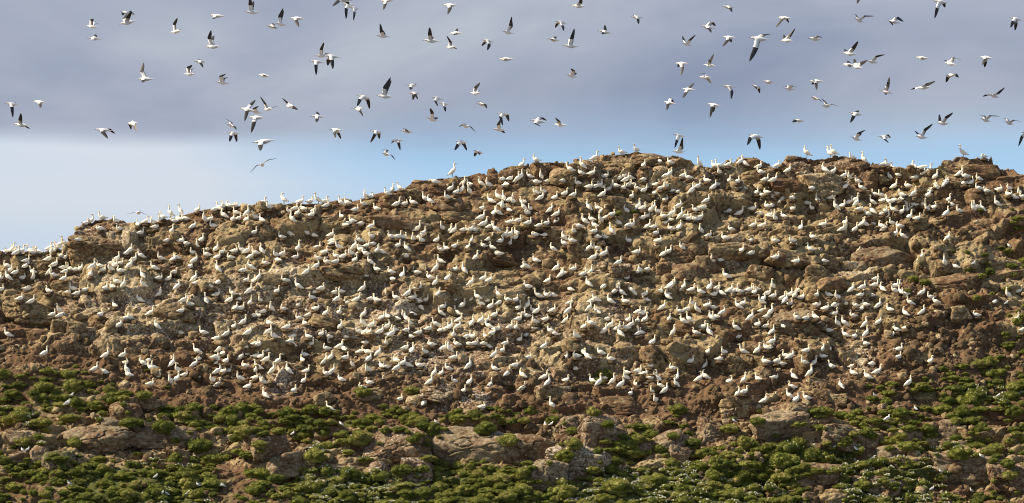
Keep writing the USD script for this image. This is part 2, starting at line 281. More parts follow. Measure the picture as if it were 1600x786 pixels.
for it in range(4):
    zb, yr = build(rows)
    HP = np.stack([GX, GY, zb], -1) + disp[..., None] * NRM
    hx, hy, hd = to_px(HP)
    sel = (hy < 520) & (GX > -32) & (GX < 32) & (hx > -20) & (hx < 1620)
    got = np.full(len(sx), 1e9)
    np.minimum.at(got, np.clip(np.round(hx[sel] / 2).astype(int), 0, len(sx) - 1), hy[sel])
    got = np.where(got > 1e8, target, got)
    rows = rows + np.clip(gaussian_filter1d(target - got, 1.0 if it > 1 else 2.0), -25, 25) * 0.9
zb, yr = build(rows)
HP = np.stack([GX, GY, zb], -1) + disp[..., None] * NRM
pxv, pyv, dv = to_px(HP)

W, H = 1600, 900
def splat(depth, px, py, d, r=1):
    ok = (px > -3) & (px < W + 3) & (py > -3) & (py < H + 3)
    ix, iy, dd = np.round(px[ok]).astype(int), np.round(py[ok]).astype(int), d[ok]
    for ox in range(-r, r + 1):
        for oy in range(-r, r + 1):
            jx, jy = ix + ox, iy + oy
            g = (jx >= 0) & (jx < W) & (jy >= 0) & (jy < H)
            np.minimum.at(depth, (jy[g], jx[g]), dd[g])
depth = np.full((H, W), np.inf)
splat(depth, pxv.ravel(), pyv.ravel(), dv.ravel(), 1)
depth_hill = depth.copy()
def ground_at(px, py, down=30, buf=None):
    """the visible ground point under photograph position (px, py), or the first one below it"""
    buf = depth if buf is None else buf
    ix = int(np.clip(round(px), 0, W - 1)); iy = int(np.clip(round(py), 0, H - 1))
    for k in range(down):
        if iy + k < H and np.isfinite(buf[iy + k, ix]):
            d = buf[iy + k, ix]
            return np.array([(px - 800) / FPX * d, d + CAM_Y, CAM_Z + (HORIZON - (iy + k)) / FPX * d]), k
    d = buf[min(iy + down, H - 1), ix]; d = 150.0 if not np.isfinite(d) else d
    return np.array([(px - 800) / FPX * d, d + CAM_Y, CAM_Z + (HORIZON - py) / FPX * d]), down

edgeb, edgec = ROUGH['b'][1], ROUGH['c'][1]
cov_r = np.clip(0.13 + 0.72 * np.maximum(rocky, 0.25) + 0.55 * ROUGH['b'][2] + 0.25 * ROUGH['a'][2] + 0.9 * mid - 0.55 * soil - 0.30 * (1 - edgeb), 0, 1)
cov_g = np.clip(np.where(green > .8, green * 1.0, green * 0.55) + 0.25 * fine - 0.02, 0, 1)
cov_b = np.clip(1.5 * guano + 0.5 * fine * guano + 0.05, 0, 1)
nr, nc = GX.shape
idx = np.arange(nr * nc).reshape(nr, nc)
HF = np.stack([idx[:-1, :-1], idx[:-1, 1:], idx[1:, 1:], idx[1:, :-1]], -1).reshape(-1, 4)
hill = xform('/World/hillside').GetPrim(); tag(hill, kind='structure')
put_mesh('/World/hillside/slope_surface', HP.reshape(-1, 3), HF, M_HILL, True, np.stack([cov_r, cov_g, cov_b], -1).reshape(-1, 3), 'cover')
seag = np.array([[-30000, -400, 0], [30000, -400, 0], [30000, 60000, 0], [-30000, 60000, 0.0]])
tag(put_mesh('/World/sea', seag, np.array([[0, 1, 2, 3]]), M_SEA).GetPrim(), kind='structure')

# ------------------------------------------------------------------ boulders and outcrops
def rock_shape(seed, level=4, planes=16, sharp=14.0, rough=0.10, strata=0.0, flat_top=False):
    """one weathered block within about a unit cube: a convex polytope with worn edges, chipped, cracked and sometimes bedded"""
    rng = np.random.default_rng(seed)
    s = trimesh.creation.icosphere(level)
    d = np.array(s.vertices)
    n = rng.normal(size=(planes, 3)); n /= np.linalg.norm(n, axis=1, keepdims=True)
    ax = np.vstack([np.eye(3), -np.eye(3)]) + rng.normal(0, 0.14, (6, 3)); ax /= np.linalg.norm(ax, axis=1, keepdims=True)
    n = np.vstack([n, ax]); h = np.concatenate([rng.uniform(0.86, 1.15, planes), rng.uniform(0.82, 1.0, 6)])
    dot = np.maximum(d @ n.T, 1e-3) / h
    r = 1.0 / (dot ** sharp).sum(1) ** (1.0 / sharp)
    v = d * r[:, None]
    o = rng.uniform(0, 50, 3)
    v = v + d * (rough * 2.0 * (meshkit.fbm(v * 1.9 + o, 4, seed) - 0.5))[:, None]
    crack = np.abs(meshkit.fbm(v * 1.5 + o + 7, 3, seed + 3) - 0.5)
    v = v - d * (0.12 * np.exp(-(crack / 0.016) ** 2))[:, None]
    if strata:
        q = v[:, 2] * strata + 0.5 * meshkit.fbm(v * 1.2 + o, 2, seed + 5) * 2
        v[:, :2] *= (1 + 0.035 * (np.abs(((q % 1) - 0.5) * 2) ** 3 * -1 + 0.3))[:, None]
    return v, np.array(s.faces)
# px, py (centre), width, height in photograph pixels, kind (b block, s slab, c cliff face, r rounded, o dark outcrop), moss, guano, label
BOULDERS = """
150,360,70,30,o,.1,.5,craggy brown knob at the left end of the ridge
143,392,75,36,b,.2,.2,layered brown bluff under the knob at the left end of the ridge
206,404,40,24,b,.1,.3,blocky brown outcrop right of the left bluff
66,450,26,17,r,.05,.3,pale rounded boulder in the far left colony
96,447,30,17,r,.05,.1,brown boulder right of the pale rounded boulder at far left
93,516,26,30,b,.05,.4,short rock pillar splashed white under a gannet on the left
118,513,26,20,b,.0,.1,dark block right of the short rock pillar
153,508,30,26,o,.0,.1,dark overhanging rock on the left with a gannet on top
174,514,22,26,r,.05,.3,pale brown rounded rock right of the dark overhanging rock
40,484,60,30,s,.0,.2,broad sloping slab at the far left edge of the colony
62,500,60,26,s,.0,.15,tilted brown slab below the broad slab at far left
262,345,26,16,o,.0,.2,small dark lump on the left ridge among gannets
560,345,30,14,r,.05,.2,ochre rock below the middle of the left ridge
612,318,46,24,o,.05,.1,dark rock mass where the ridge steps up
625,352,80,24,c,.0,.1,long undercut ledge below the ridge step
640,300,34,22,b,.0,.1,brown block on the ridge step with a white group beside it
700,322,46,24,s,.0,.3,pale tilted slab under the central ridge
716,340,54,18,s,.0,.15,flat orange slab below the pale tilted slab
678,298,44,18,o,.0,.1,dark ledge under the lone skyline gannet
770,285,30,22,o,.0,.1,dark shoulder of rock left of the middle summit
803,270,40,26,b,.05,.2,square brown rock rising at the ridge middle
845,268,30,26,b,.0,.2,small flat topped stack with a gannet on it
880,278,44,26,r,.0,.2,rounded ochre rock beside the flat topped stack
915,266,44,26,b,.0,.3,brown crag below a right facing skyline gannet
962,258,70,22,s,.1,.3,mossy layered cap of the summit
957,272,40,20,r,.0,.2,domed rock beneath the summit cap
1008,252,44,18,s,.05,.3,stepped ledge right of the summit cap
1010,274,28,24,r,.0,.1,dark hollow rock under the summit gannet
1062,258,40,18,s,.05,.4,pale ledge sloping down from the summit to the saddle
1168,256,40,20,o,.05,.1,square crag right of the saddle
1185,275,60,26,b,.0,.2,brown buttress below the square crag
1255,258,70,26,o,.05,.2,long dark rampart on the right ridge
1318,254,60,22,o,.0,.3,pale topped crag under the skyline pair
1290,289,56,32,b,.0,.4,big split block on the right with a pale edge
1228,292,50,24,o,.0,.1,dark rounded mass left of the big split block
1345,308,46,22,b,.0,.2,square faced block right of the big split block
1313,340,26,22,b,.0,.2,small cube shaped block under a standing gannet
1370,266,24,14,o,.0,.1,little dark hump on the right skyline
1512,260,80,24,o,.05,.05,flat topped dark outcrop on the far right skyline
1500,285,46,22,r,.0,.3,ochre dome below the flat topped outcrop
1532,308,50,28,r,.0,.2,big smooth shadowed boulder at the right of the colony
1582,278,40,18,o,.0,.0,dark tail of the far right skyline
893,324,26,28,r,.0,.2,ochre boulder in the middle of the upper colony
912,334,24,22,r,.0,.1,brown boulder touching the ochre boulder in the upper colony
958,322,34,26,b,.0,.1,dark angular boulder in the upper colony
922,312,22,20,b,.0,.1,narrow upright rock left of the dark angular boulder
862,366,30,20,b,.0,.1,low block in a nook of the mid colony
898,372,28,24,b,.0,.1,upright brown block in the mid colony
926,370,22,24,s,.0,.2,leaning slab right of the upright brown block
950,374,24,16,r,.0,.1,small round boulder right of the leaning slab
840,378,30,16,b,.0,.1,brown stone left of the low block
896,392,22,26,b,.0,.2,standing stone below the upright brown block
933,420,40,22,b,.0,.6,whitened square ledge in the colony centre
966,424,36,20,b,.05,.5,whitened ledge right of the square ledge in the colony centre
1074,427,54,27,r,.1,.15,great rounded loaf shaped block with a scratch across it
1074,401,60,22,s,.15,.2,mossy slab lying on the loaf shaped block
1037,424,26,22,b,.05,.1,dark wedge left of the loaf shaped block
1042,408,22,14,r,.05,.2,ochre lump above the dark wedge
1110,420,36,30,c,.0,.05,recessed grey wall right of the loaf shaped block
1150,418,46,36,c,.0,.7,pale scarred rock face streaked white
1150,394,70,20,s,.05,.2,long brown capstone over the pale scarred face
1188,430,40,24,s,.2,.2,green tinged ledge right of the pale scarred face
1195,390,26,22,r,.0,.3,ochre bulge near the right colony edge
1218,437,22,26,r,.3,.1,mossy pillar left of the twin pillars
1238,436,26,30,r,.2,.1,second mossy pillar beside a gannet group
1276,434,34,32,b,.25,.1,tall mossy block in a row of pillars
1302,446,40,24,b,.15,.1,low dark block right of the tall mossy block
1290,415,44,18,s,.15,.2,flat mossy ledge with a sitting gannet
1232,408,60,24,s,.1,.1,dark ledge above the mossy pillars
1378,412,80,34,c,.0,.05,wide shadowed cliff face on the right
1372,392,50,16,r,.15,.2,lumpy mossy rim above the wide shadowed cliff
1345,412,16,40,s,.0,.8,narrow white stained rib beside the shadowed cliff
1240,512,62,34,c,.0,.1,large smooth dark slab in the right colony
1070,516,34,24,o,.1,.1,low dark boulder in the lower right colony
1045,514,28,20,r,.35,.0,moss topped boulder left of a low dark boulder
1060,492,26,16,r,.1,.1,ochre boulder above the moss topped boulder
1065,560,50,36,b,.15,.2,cracked brown buttress in the lower right colony
1014,553,32,24,r,.1,.2,lichen covered boulder left of the cracked buttress
1140,572,48,34,r,.1,.1,dome shaped boulder with two gannets on top
1168,570,24,26,b,.1,.2,dark block with white drips behind the dome shaped boulder
1195,582,26,22,r,.0,.2,ochre boulder right of the dripping dark block
1083,556,24,22,r,.0,.6,whitened knob right of the cracked buttress
895,540,40,24,r,.1,.2,ochre hump in the lower middle colony
975,548,34,22,r,.05,.3,brown dome with dark hollow in the lower middle colony
860,615,46,20,s,.05,.5,white splashed slab under a gannet in the lower middle
885,625,40,24,r,.05,.1,rounded brown rock below the white splashed slab
968,640,60,24,s,.05,.2,flat tan slab below the last gannet row
1495,447,90,28,o,.15,.05,dark layered outcrop on the right slope
1480,420,40,20,s,.2,.1,tan shelf with two gannets on the right slope
1467,484,26,18,r,.0,.0,round earthy clod with a gannet on top
1500,494,30,24,s,.0,.2,stepped tan ledge on the bare right earth
1540,352,50,18,r,.2,.1,knobbly rock on the upper right slope
1430,350,40,20,r,.3,.1,greenish boulder at the upper right colony edge
1288,622,30,26,o,.0,.05,dark square block below the right colony
1310,628,24,20,s,.0,.2,pale cracked slab right of the dark square block
1243,646,40,24,r,.0,.3,domed tan rock at the foot of the right colony
1220,672,70,36,c,.0,.1,broad shadowed wall at the foot of the right colony
1276,662,36,24,r,.1,.2,knobbly pale block right of the broad shadowed wall
1314,686,50,32,b,.25,.1,cracked block with green top on the lower right
1356,694,40,34,b,.05,.1,upright tan rock on the lower right
1398,711,44,22,s,.0,.1,slanting slab right of the upright tan rock
1425,682,32,22,b,.05,.1,smooth triangular rock on the lower right
1444,622,40,22,r,.45,.0,moss draped boulder on the right slope
1482,672,30,28,b,.2,.1,leaning rock left of the dark brow on the lower right
1566,650,90,34,o,.1,.0,long dark overhanging brow at the lower right edge
1510,735,80,36,b,.15,.1,broad brown rock shelf in the bottom right corner
1578,748,50,34,b,.05,.1,tan wall in the bottom right corner
1262,752,74,44,o,.25,.0,rugged red brown crag at the bottom right
1372,762,60,26,s,.15,.1,mossy slab at the bottom right of the crag
1150,642,50,36,b,.05,.15,bulky tan block below a pair of gannets
1188,652,40,28,b,.1,.15,cracked tan block right of the bulky block
1112,688,44,44,b,.1,.1,tall grey brown block on the lower middle right
1040,702,40,36,b,.1,.1,wedge shaped boulder among the lower cushions
1060,716,30,20,s,.0,.1,thin leaning slab beside the wedge shaped boulder
888,676,54,34,r,.1,.1,high rounded boulder on the lower middle
936,688,60,46,c,.1,.2,fissured rock face right of the high rounded boulder
905,722,70,34,c,.1,.5,pale shadowed face with white stain on the lower middle
990,705,44,26,c,.05,.1,grey face under a green tuft
820,712,60,44,c,.05,.1,right end of the big shadowed rock wall
748,706,100,44,c,.05,.05,big smooth shadowed rock wall at the bottom centre
720,690,40,28,r,.05,.2,rounded pale buttress left of the big shadowed wall
850,748,54,40,b,.05,.1,sloping tan rock below the big shadowed wall
624,706,70,44,c,.0,.2,hollow grey rock face on the lower left centre
668,698,50,30,s,.05,.2,tan overhang right of the hollow grey face
590,737,24,26,b,.0,.3,small upright stone below the hollow grey face
650,742,44,38,s,.0,.5,pointed tan rock streaked white at the bottom centre
562,700,42,40,o,.4,.0,moss hung outcrop on the lower left centre
520,678,40,24,o,.15,.0,dark ledge left of the moss hung outcrop
418,706,52,40,c,.0,.1,grey brown face on the lower left
443,730,46,28,b,.1,.1,tilted slab in front of the grey brown face
385,692,36,24,r,.05,.2,pale rock with a flat top on the lower left
258,688,110,34,s,.05,.1,long tan slab with a small white gull on the lower left
148,688,90,36,r,.1,.1,wide humped boulder on the lower left
195,650,46,34,r,.05,.1,tan whaleback rock above the wide humped boulder
230,636,70,18,s,.0,.2,low sloping tan ledge under the left colony foot
172,668,26,22,r,.0,.05,dark rounded stone at the left of the humped boulder
28,720,38,26,b,.05,.1,square tan boulder at the far lower left
62,716,28,28,b,.05,.0,brown upright boulder right of the square tan boulder
92,724,46,34,r,.45,.0,moss covered round boulder on the lower left
103,598,32,13,r,.0,.1,pale flat stone among cushions on the left
163,634,32,22,o,.35,.0,green shaded boulder above the whaleback rock
30,683,34,18,b,.05,.2,grey stone at the left edge of the cushions
690,618,60,26,s,.0,.5,cracked whitish ledge below the central colony
655,628,40,24,b,.0,.3,brown ledge left of the cracked whitish ledge
505,624,34,20,r,.0,.2,ochre stone above the lower left gannet
775,618,34,20,o,.0,.0,dark burrowed clod in the lower centre
795,626,24,18,r,.0,.1,ochre rounded stone right of the dark burrowed clod
575,620,44,18,s,.0,.15,tan ledge right of the lone lower gannet
525,424,50,22,s,.0,.1,flat topped tan slab in the left middle colony
558,422,34,14,s,.0,.1,thin ledge right of the flat topped slab
425,438,44,22,r,.0,.5,white crusted rock in the left colony
504,506,44,22,s,.0,.2,pale triangular slab in the left middle colony
270,490,60,24,s,.0,.2,smooth tan slab in the left colony
770,405,60,20,o,.1,.05,dark lip of rock in the centre colony
700,450,34,18,o,.0,.1,small earthy overhang in the centre colony
"""
BL = [b.split(',') for b in BOULDERS.strip().split('\n')]
BOULDER_VOL = []
for i, (bx, by, bw, bh, kind, moss, gu, label) in enumerate(BL):
    bx, by, bw, bh, moss, gu = map(float, (bx, by, bw, bh, moss, gu))
    p, _ = ground_at(bx, by, 40, depth_hill)
    d = p[1] - CAM_Y
    w, h = bw / FPX * d * (1.12 if kind == 'c' else 1.05) * (1.16 if by > 640 else 1.0), bh / FPX * d * (1.2 if kind == 'c' else 1.05) * (1.12 if by > 640 else 1.0)
    rng = np.random.default_rng(500 + i)
    par = {'b': (14, 18, .14, 1.5), 's': (12, 20, .11, 2.0), 'c': (10, 22, .12, 1.0), 'r': (24, 10, .13, 0.0), 'o': (16, 14, .20, 2.5)}[kind]
    big = bw * bh > 1500 and by > 380
    v, f = rock_shape(900 + i, 5 if big else 4, par[0], par[1], par[2], par[3])
    deep = {'b': 0.85, 's': 0.9, 'c': 0.6, 'r': 0.8, 'o': 0.75}[kind] * min(w, max(h * 1.6, 0.6))
    v = v * np.array([w * 0.56, deep * 0.6, h * 0.62])
    if kind in 'co':      # undercut below, as the weathered walls are
        v[:, 1] += 0.55 * deep * np.clip(-(v[:, 2] + 0.08 * h) / (h * .55), 0, 1) ** 1.3
    R = rotz(rng.uniform(-.3, .3)) @ roty(rng.uniform(-.12, .12) + (0.1 if kind == 's' else 0)) @ rotx(-0.25 if kind == 's' else (0.30 if by > 380 else 0.1) if kind == 'c' else 0.05)
    v = v @ R.T
    v = v + v / np.maximum(np.linalg.norm(v, axis=1, keepdims=True), 1e-6) * ((0.30 if big else 0.16) * (meshkit.fbm(v * 1.7 + i * 3.7, 6, i) - 0.5) - (0.07 if big else 0.03) * np.exp(-((meshkit.fbm(v * 0.9 + i, 3, i + 9) - .5) / .018) ** 2))[:, None]
    base = p + np.array([0, ((0.22 if kind in 'co' else 0.10) * deep + 0.10) if by < 600 else (-0.12 * deep if kind == 'c' else 0.02 if by > 735 else 0.2 * deep + 0.05), 0.0])
    tp = to_px(v + base)     # a rock on the ridge does not rise above the ridge's own outline
    over = (np.interp(tp[0], SKY_PTS[:, 0], SKY_PTS[:, 1]) - tp[1])
    if by < np.interp(bx, SKY_PTS[:, 0], SKY_PTS[:, 1]) + 40 and np.percentile(over, 99) > 0: base = base - np.array([0, 0, np.percentile(over, 99) / FPX * d])
    n = trimesh.Trimesh(v, f, process=False).vertex_normals
    nz = meshkit.fbm((v + base) * 1.6, 3, 77 + i) - 0.5
    tint = np.stack([np.clip((0.20 if kind == 'o' else 0.46 if kind != 'c' else .42) + rng.uniform(-.12, .15) + 1.0 * nz, 0, 1), np.clip(moss * 1.25 * (0.35 + 0.65 * (n[:, 2] > 0.2)) + nz * moss, 0, 1), np.clip((gu + (.14 if kind in 'cb' and by > 600 else 0)) * (0.55 + 0.45 * (n[:, 2] > 0.3)) + .5 * gu * nz, 0, 1)], -1)
    path = numbered('/World', 'outcrop' if kind in 'oc' else 'flat_rock' if kind == 's' else 'boulder')
    m = put_mesh(path, v + base, f, M_GREYROCK if by > 655 or kind == 'c' else M_ROCK, 50 if False else True, tint, 'cover')
    tag(m.GetPrim(), label + ('' if len(label.split()) > 3 else ' on the slope'), 'rock', kind='thing')
    q = to_px(v + base)
    splat(depth, q[0], q[1], q[2], 2)
    BOULDER_VOL.append((base, w * .5, h * .5))

# ------------------------------------------------------------------ stones and earth clods
HX, HY_, HD = pxv.ravel(), pyv.ravel(), dv.ravel()
HPf = HP.reshape(-1, 3)
green_f = zone_field(GREEN, HX, HY_); soil_f = zone_field(SOIL, HX, HY_, 25); rocky_f = zone_field(ROCKY, HX, HY_, 25)
front = np.zeros(len(HX), bool)
ok = (HX > -40) & (HX < 1640) & (HY_ > 236) & (HY_ < 830) & (np.abs(HPf[:, 0]) < 30.9) & (HPf[:, 1] > -12) & (HPf[:, 1] < 13)
front[ok] = True
ix = np.clip(np.round(HX).astype(int), 0, W - 1); iy = np.clip(np.round(HY_).astype(int), 0, H - 1)
front &= HD < depth_hill[iy, ix] + 1.2
cand = np.nonzero(front)[0]
def pick(n, weight, seed):
    w = weight[cand]; w = w / w.sum()
    return np.random.default_rng(seed).choice(cand, n, replace=False, p=w)
def instancer(path, protos, pos, rots, scales, which, label, category, group=None, kind='stuff'):
    pi = UsdGeom.PointInstancer.Define(stage, path)
    for k, (v, f, m, smooth, tint, pv) in enumerate(protos):
        put_mesh(f'{path}/shapes/form_{k:03d}', v, f, m, smooth, tint, pv)
    pi.CreatePrototypesRel().SetTargets([f'{path}/shapes/form_{k:03d}' for k in range(len(protos))])
    pi.CreateProtoIndicesAttr(Vt.IntArray.FromNumpy(np.asarray(which, np.int32)))
    pi.CreatePositionsAttr(Vt.Vec3fArray.FromNumpy(np.asarray(pos, np.float32)))
    pi.CreateScalesAttr(Vt.Vec3fArray.FromNumpy(np.asarray(scales, np.float32)))
    q = [Gf.Quath(float(math.cos(a / 2)), 0.0, 0.0, float(math.sin(a / 2))) if np.ndim(a) == 0 else Gf.Quath(float(a[0]), float(a[1]), float(a[2]), float(a[3])) for a in rots]
    pi.CreateOrientationsAttr(Vt.QuathArray(q))
    tag(pi.GetPrim(), label, category, group, kind)
    return pi
def quats(n, seed):
    q = np.random.default_rng(seed).normal(size=(n, 4)); return q / np.linalg.norm(q, axis=1, keepdims=True)
SMALL = [rock_shape(300 + k, 2, 10, 15, .10, 0) for k in range(12)]
def flatc(v, r, g, b): return np.tile([[r, g, b]], (len(v), 1))
# the larger loose stones, one by one
sel = pick(300, np.clip(0.3 + 0.9 * rocky_f + 0.2 * soil_f - 0.6 * green_f, 0.02, 2), 41)
rng = np.random.default_rng(42)
for i, k in enumerate(sel):
    v, f = SMALL[i % 12]
    s = rng.uniform(0.14, 0.31) * np.array([rng.uniform(.9, 1.5), rng.uniform(.8, 1.1), rng.uniform(.6, 1.0)])
    vv = (v * s) @ (rotz(rng.uniform(0, 6.28)) @ rotx(rng.normal(0, .25))).T + HPf[k] + np.array([0, .02, .04])
    put_mesh(numbered('/World/hillside', 'rock'), vv, f, M_ROCK, True, flatc(v, rng.uniform(.3, .85), 0.1 * rng.random(), rng.uniform(0, .4)), 'cover')
n = 2600
sel = pick(n, np.clip(0.25 + 0.9 * rocky_f + 0.35 * soil_f - 0.5 * green_f, 0.03, 2), 43)
rng = np.random.default_rng(44)
sc = np.minimum(0.035 + rng.exponential(0.045, n), 0.24)[:, None] * rng.uniform(.7, 1.3, (n, 3))
instancer('/World/rubble', [(v, f, M_ROCK, True, flatc(v, .25 + .05 * k, .05, .04 * k), 'cover') for k, (v, f) in enumerate(SMALL)], HPf[sel] + [0, 0, .02], quats(n, 45), sc, rng.integers(0, 12, n),
          'small broken tan stones littering the whole slope', 'stones')
n = 4200
sel = pick(n, np.clip(0.05 + 1.0 * soil_f - 0.3 * green_f + .1 * rocky_f, 0.02, 2), 46)
rng = np.random.default_rng(47)
sc = np.minimum(0.04 + rng.exponential(0.06, n), 0.3)[:, None] * rng.uniform(.7, 1.3, (n, 3))
CLOD = []
for k in range(6):
    s = trimesh.creation.icosphere(2); v = np.array(s.vertices); v = v * (0.75 + 0.9 * (meshkit.fbm(v * 2.2 + k * 5, 3, k) - .3))[:, None]
    CLOD.append((v, np.array(s.faces)))
instancer('/World/earth_clods', [(v, f, M_NEST, True, None, None) for v, f in CLOD], HPf[sel], quats(n, 48), sc, rng.integers(0, 6, n), 'dark reddish crumbs and clods of bare earth', 'earth')

# ------------------------------------------------------------------ cushion plants
def cushion(seed):
    """a rounded cushion: a lumpy dome closely set with short upright leaves"""
    rng = np.random.default_rng(seed)
    s = trimesh.creation.icosphere(4)
    v, f = np.array(s.vertices), np.array(s.faces)
    lob = rng.normal(size=(15, 3)); lob[:, 2] = np.abs(lob[:, 2]) * .9; lob /= np.linalg.norm(lob, axis=1, keepdims=True)
    lsz = rng.uniform(.32, .62, 15)
    def lump(p):      # a cluster of little mounds rather than one ball
        a = np.arccos(np.clip(p @ lob.T, -1, 1)) / lsz
        return 0.70 + 0.30 * np.sqrt(np.clip(1 - a * a, 0, 1)).max(1) + 0.45 * (meshkit.fbm(p * 1.6 + seed * 3.3, 4, seed) - .5)
    squash = np.array([1, 1, .78])
    dome = v * lump(v)[:, None] * squash
    keep = dome[f].mean(1)[:, 2] > -0.35
    f = f[keep]
    used = np.unique(f); back = -np.ones(len(dome), int); back[used] = np.arange(len(used)); dome, f = dome[used] * .93, back[f]
    n = 1300
    d = rng.normal(size=(n, 3)); d[:, 2] = np.abs(d[:, 2]) * 1.1 - .25; d /= np.linalg.norm(d, axis=1, keepdims=True)
    b = d * lump(d)[:, None] * squash * .90
    out = d * .6 + np.array([0, 0, .55]) + rng.normal(0, .38, (n, 3)); out /= np.linalg.norm(out, axis=1, keepdims=True)
    side = np.cross(out, rng.normal(size=(n, 3))); side /= np.linalg.norm(side, axis=1, keepdims=True)
    L = rng.uniform(.09, .20, n)[:, None]; wd = rng.uniform(.014, .028, n)[:, None]
    bl = np.stack([b - side * wd, b + side * wd, b + out * L * .6 + side * wd * 1.1, b + out * L, b + out * L * .6 - side * wd * 1.1], 1).reshape(-1, 3)
    k = np.arange(n)[:, None] * 5 + len(dome)
    bf = np.concatenate([k + [[0, 1, 2]], k + [[0, 2, 4]], k + [[4, 2, 3]]])
    return np.vstack([dome, bl]), np.vstack([f, bf])
CUSH = [cushion(60 + k) for k in range(8)]
rng = np.random.default_rng(70)
placed, tries = [], 0
occupied = {}
def clear(px, py, r):
    for gx in range(int(px // 24) - 1, int(px // 24) + 2):
        for gy in range(int(py // 24) - 1, int(py // 24) + 2):
            for (x, y, q) in occupied.get((gx, gy), ()):
                if ((x - px) / 1.0) ** 2 + ((y - py) / .62) ** 2 < (.50 * (r + q)) ** 2: return False
    return True
areas = np.array([(min(x1, 1640) - max(x0, -40)) * (min(y1, 825) - y0) * v for x0, y0, x1, y1, v in GREEN])
clump = lambda x, y: meshkit.noise(np.array([[x / 38.0, y / 24.0, 0.5]]), 5)[0]
for t in range(15000):
    z = GREEN[rng.choice(len(GREEN), p=areas / areas.sum())]
    px, py = rng.uniform(max(z[0], -40) - 8, min(z[2], 1640) + 8), rng.uniform(z[1] - 5, min(z[3], 825) + 5)
    if rng.random() > (z[4] * (1.6 * max(0, clump(px, py) - .25)) if z[4] < .84 else .22 + 1.1 * max(0, clump(px, py) - .2)): continue
    r = rng.choice([5.5, 8.5, 12, 15, 20], p=[.30, .26, .22, .15, .07]) * rng.uniform(.85, 1.2)
    if py < 520: r = min(r, 12) * .8
    if not (-15 < px < 1615) or not clear(px, py, r): continue
    if not (0 <= px < W and 0 <= py < 880):
        b = None
        q = from_px(px, py, np.interp(py, [560, 640, 786, 880], [1.0, -2.0, -9.0, -11.9]))
    else:
        q, _ = ground_at(px, py + r * .35, 10)
        if depth[int(min(py, 880)), int(px)] < depth_hill[int(min(py, 880)), int(px)] - 0.12 and rng.random() < .62: continue
    occupied.setdefault((int(px // 24), int(py // 24)), []).append((px, py, r))
    placed.append((px, py, r, q))
def place_words(px, py):
    across = ('at the far left', 'on the left', 'left of the middle', 'in the middle', 'right of the middle', 'on the right', 'at the far right')[int(np.clip(px / 1600 * 7, 0, 6))]
    down = 'beside the colony' if py < 520 else 'under the colony' if py < 640 else 'in the middle belt' if py < 705 else 'in the lowest belt'
    return across, down
order = sorted(range(len(placed)), key=lambda i: -placed[i][2] - (5 if placed[i][1] < 520 else 0) + (40 if not (0 < placed[i][0] < 1600 and placed[i][1] < 786) else 0))
solo = set(order[:260]); CUSH_LABELS = {}
rest = []
flowers = []
FLOWER = [(470, 690, 620, 786, .8), (590, 735, 660, 790, .4), (880, 730, 1100, 786, .75), (1000, 725, 1110, 760, .8), (1230, 690, 1330, 720, .6), (1300, 700, 1480, 786, .95), (1120, 740, 1300, 786, .4), (0, 640, 60, 690, .4), (90, 630, 200, 650, .3), (200, 720, 320, 786, .3), (1430, 690, 1500, 712, .8), (1520, 610, 1600, 640, .3)]
for i, (px, py, r, q) in enumerate(placed):
    rr = r / FPX * (q[1] - CAM_Y)
    a = rng.uniform(0, 6.28); s3 = np.array([rr * rng.uniform(.95, 1.3), rr * rng.uniform(.9, 1.2), rr * rng.uniform(.6, 1.15)])
    k = i % 8
    fz = zone_field(FLOWER, px, py, 8)
    if rng.random() < fz * 1.1:
        for _ in range(rng.integers(8, 26)):
            d = rng.normal(size=3); d[2] = abs(d[2]) + .3; d /= np.linalg.norm(d)
            flowers.append(q + d * s3 * np.array([.98, .98, .86]))
    if i in solo:
        path = numbered('/World', 'cushion_plant')
        v, f = CUSH[k]
        if i not in (): x = xform(path, q, rotz(a), s3)
        x.GetPrim().GetReferences().AddInternalReference(f'/World/cushion_forms/form_{k:03d}'); x.GetPrim().SetInstanceable(True)
        ac, dn = place_words(px, py)
        bb = BL[min(((abs(px - float(b[0])) / 1.6) ** 2 + (py - float(b[1])) ** 2, j) for j, b in enumerate(BL))[1]]
        dx, dy = px - float(bb[0]), py - float(bb[1])
        rel = 'above' if dy < -abs(dx) * .6 else 'below' if dy > abs(dx) * .6 else 'left of' if dx < 0 else 'right of'
        size = 'big' if r > 17 else 'middling' if r > 12.5 else 'small'
        CUSH_LABELS.setdefault(f"{size} green cushion plant {rel} {' '.join(bb[7].split()[:8])}", []).append((px, x.GetPrim(), f'green cushion plants {dn} {ac}'))
    else: rest.append((q, a, s3, k))
UsdGeom.Scope.Define(stage, '/World/cushion_forms')
for k, (v, f) in enumerate(CUSH):
    c = stage.CreateClassPrim(f'/World/cushion_forms/form_{k:03d}')
    put_mesh(f'/World/cushion_forms/form_{k:03d}/crown', v, f, M_LEAF, False)
instancer('/World/low_greenery', [(v, f, M_LEAF, False, None, None) for v, f in CUSH], [x[0] for x in rest], [x[1] for x in rest], [x[2] for x in rest], [x[3] for x in rest],
          'small green tufts and mats filling in between the bigger cushions', 'ground cover')
fl = []
for p_ in range(6):
    a = p_ / 6 * 2 * math.pi; fl += [[0, 0, 0], [math.cos(a - .4), math.sin(a - .4), .25], [math.cos(a + .4), math.sin(a + .4), .25]]
fl = np.array(fl); ff = np.arange(18).reshape(-1, 3)
rng = np.random.default_rng(71)
fq = []
for _ in flowers:
    w_ = rng.normal(0, .35, 2) + np.array([.5, 0]); qq = np.array([1, w_[0], w_[1], 0]); fq.append(qq / np.linalg.norm(qq))
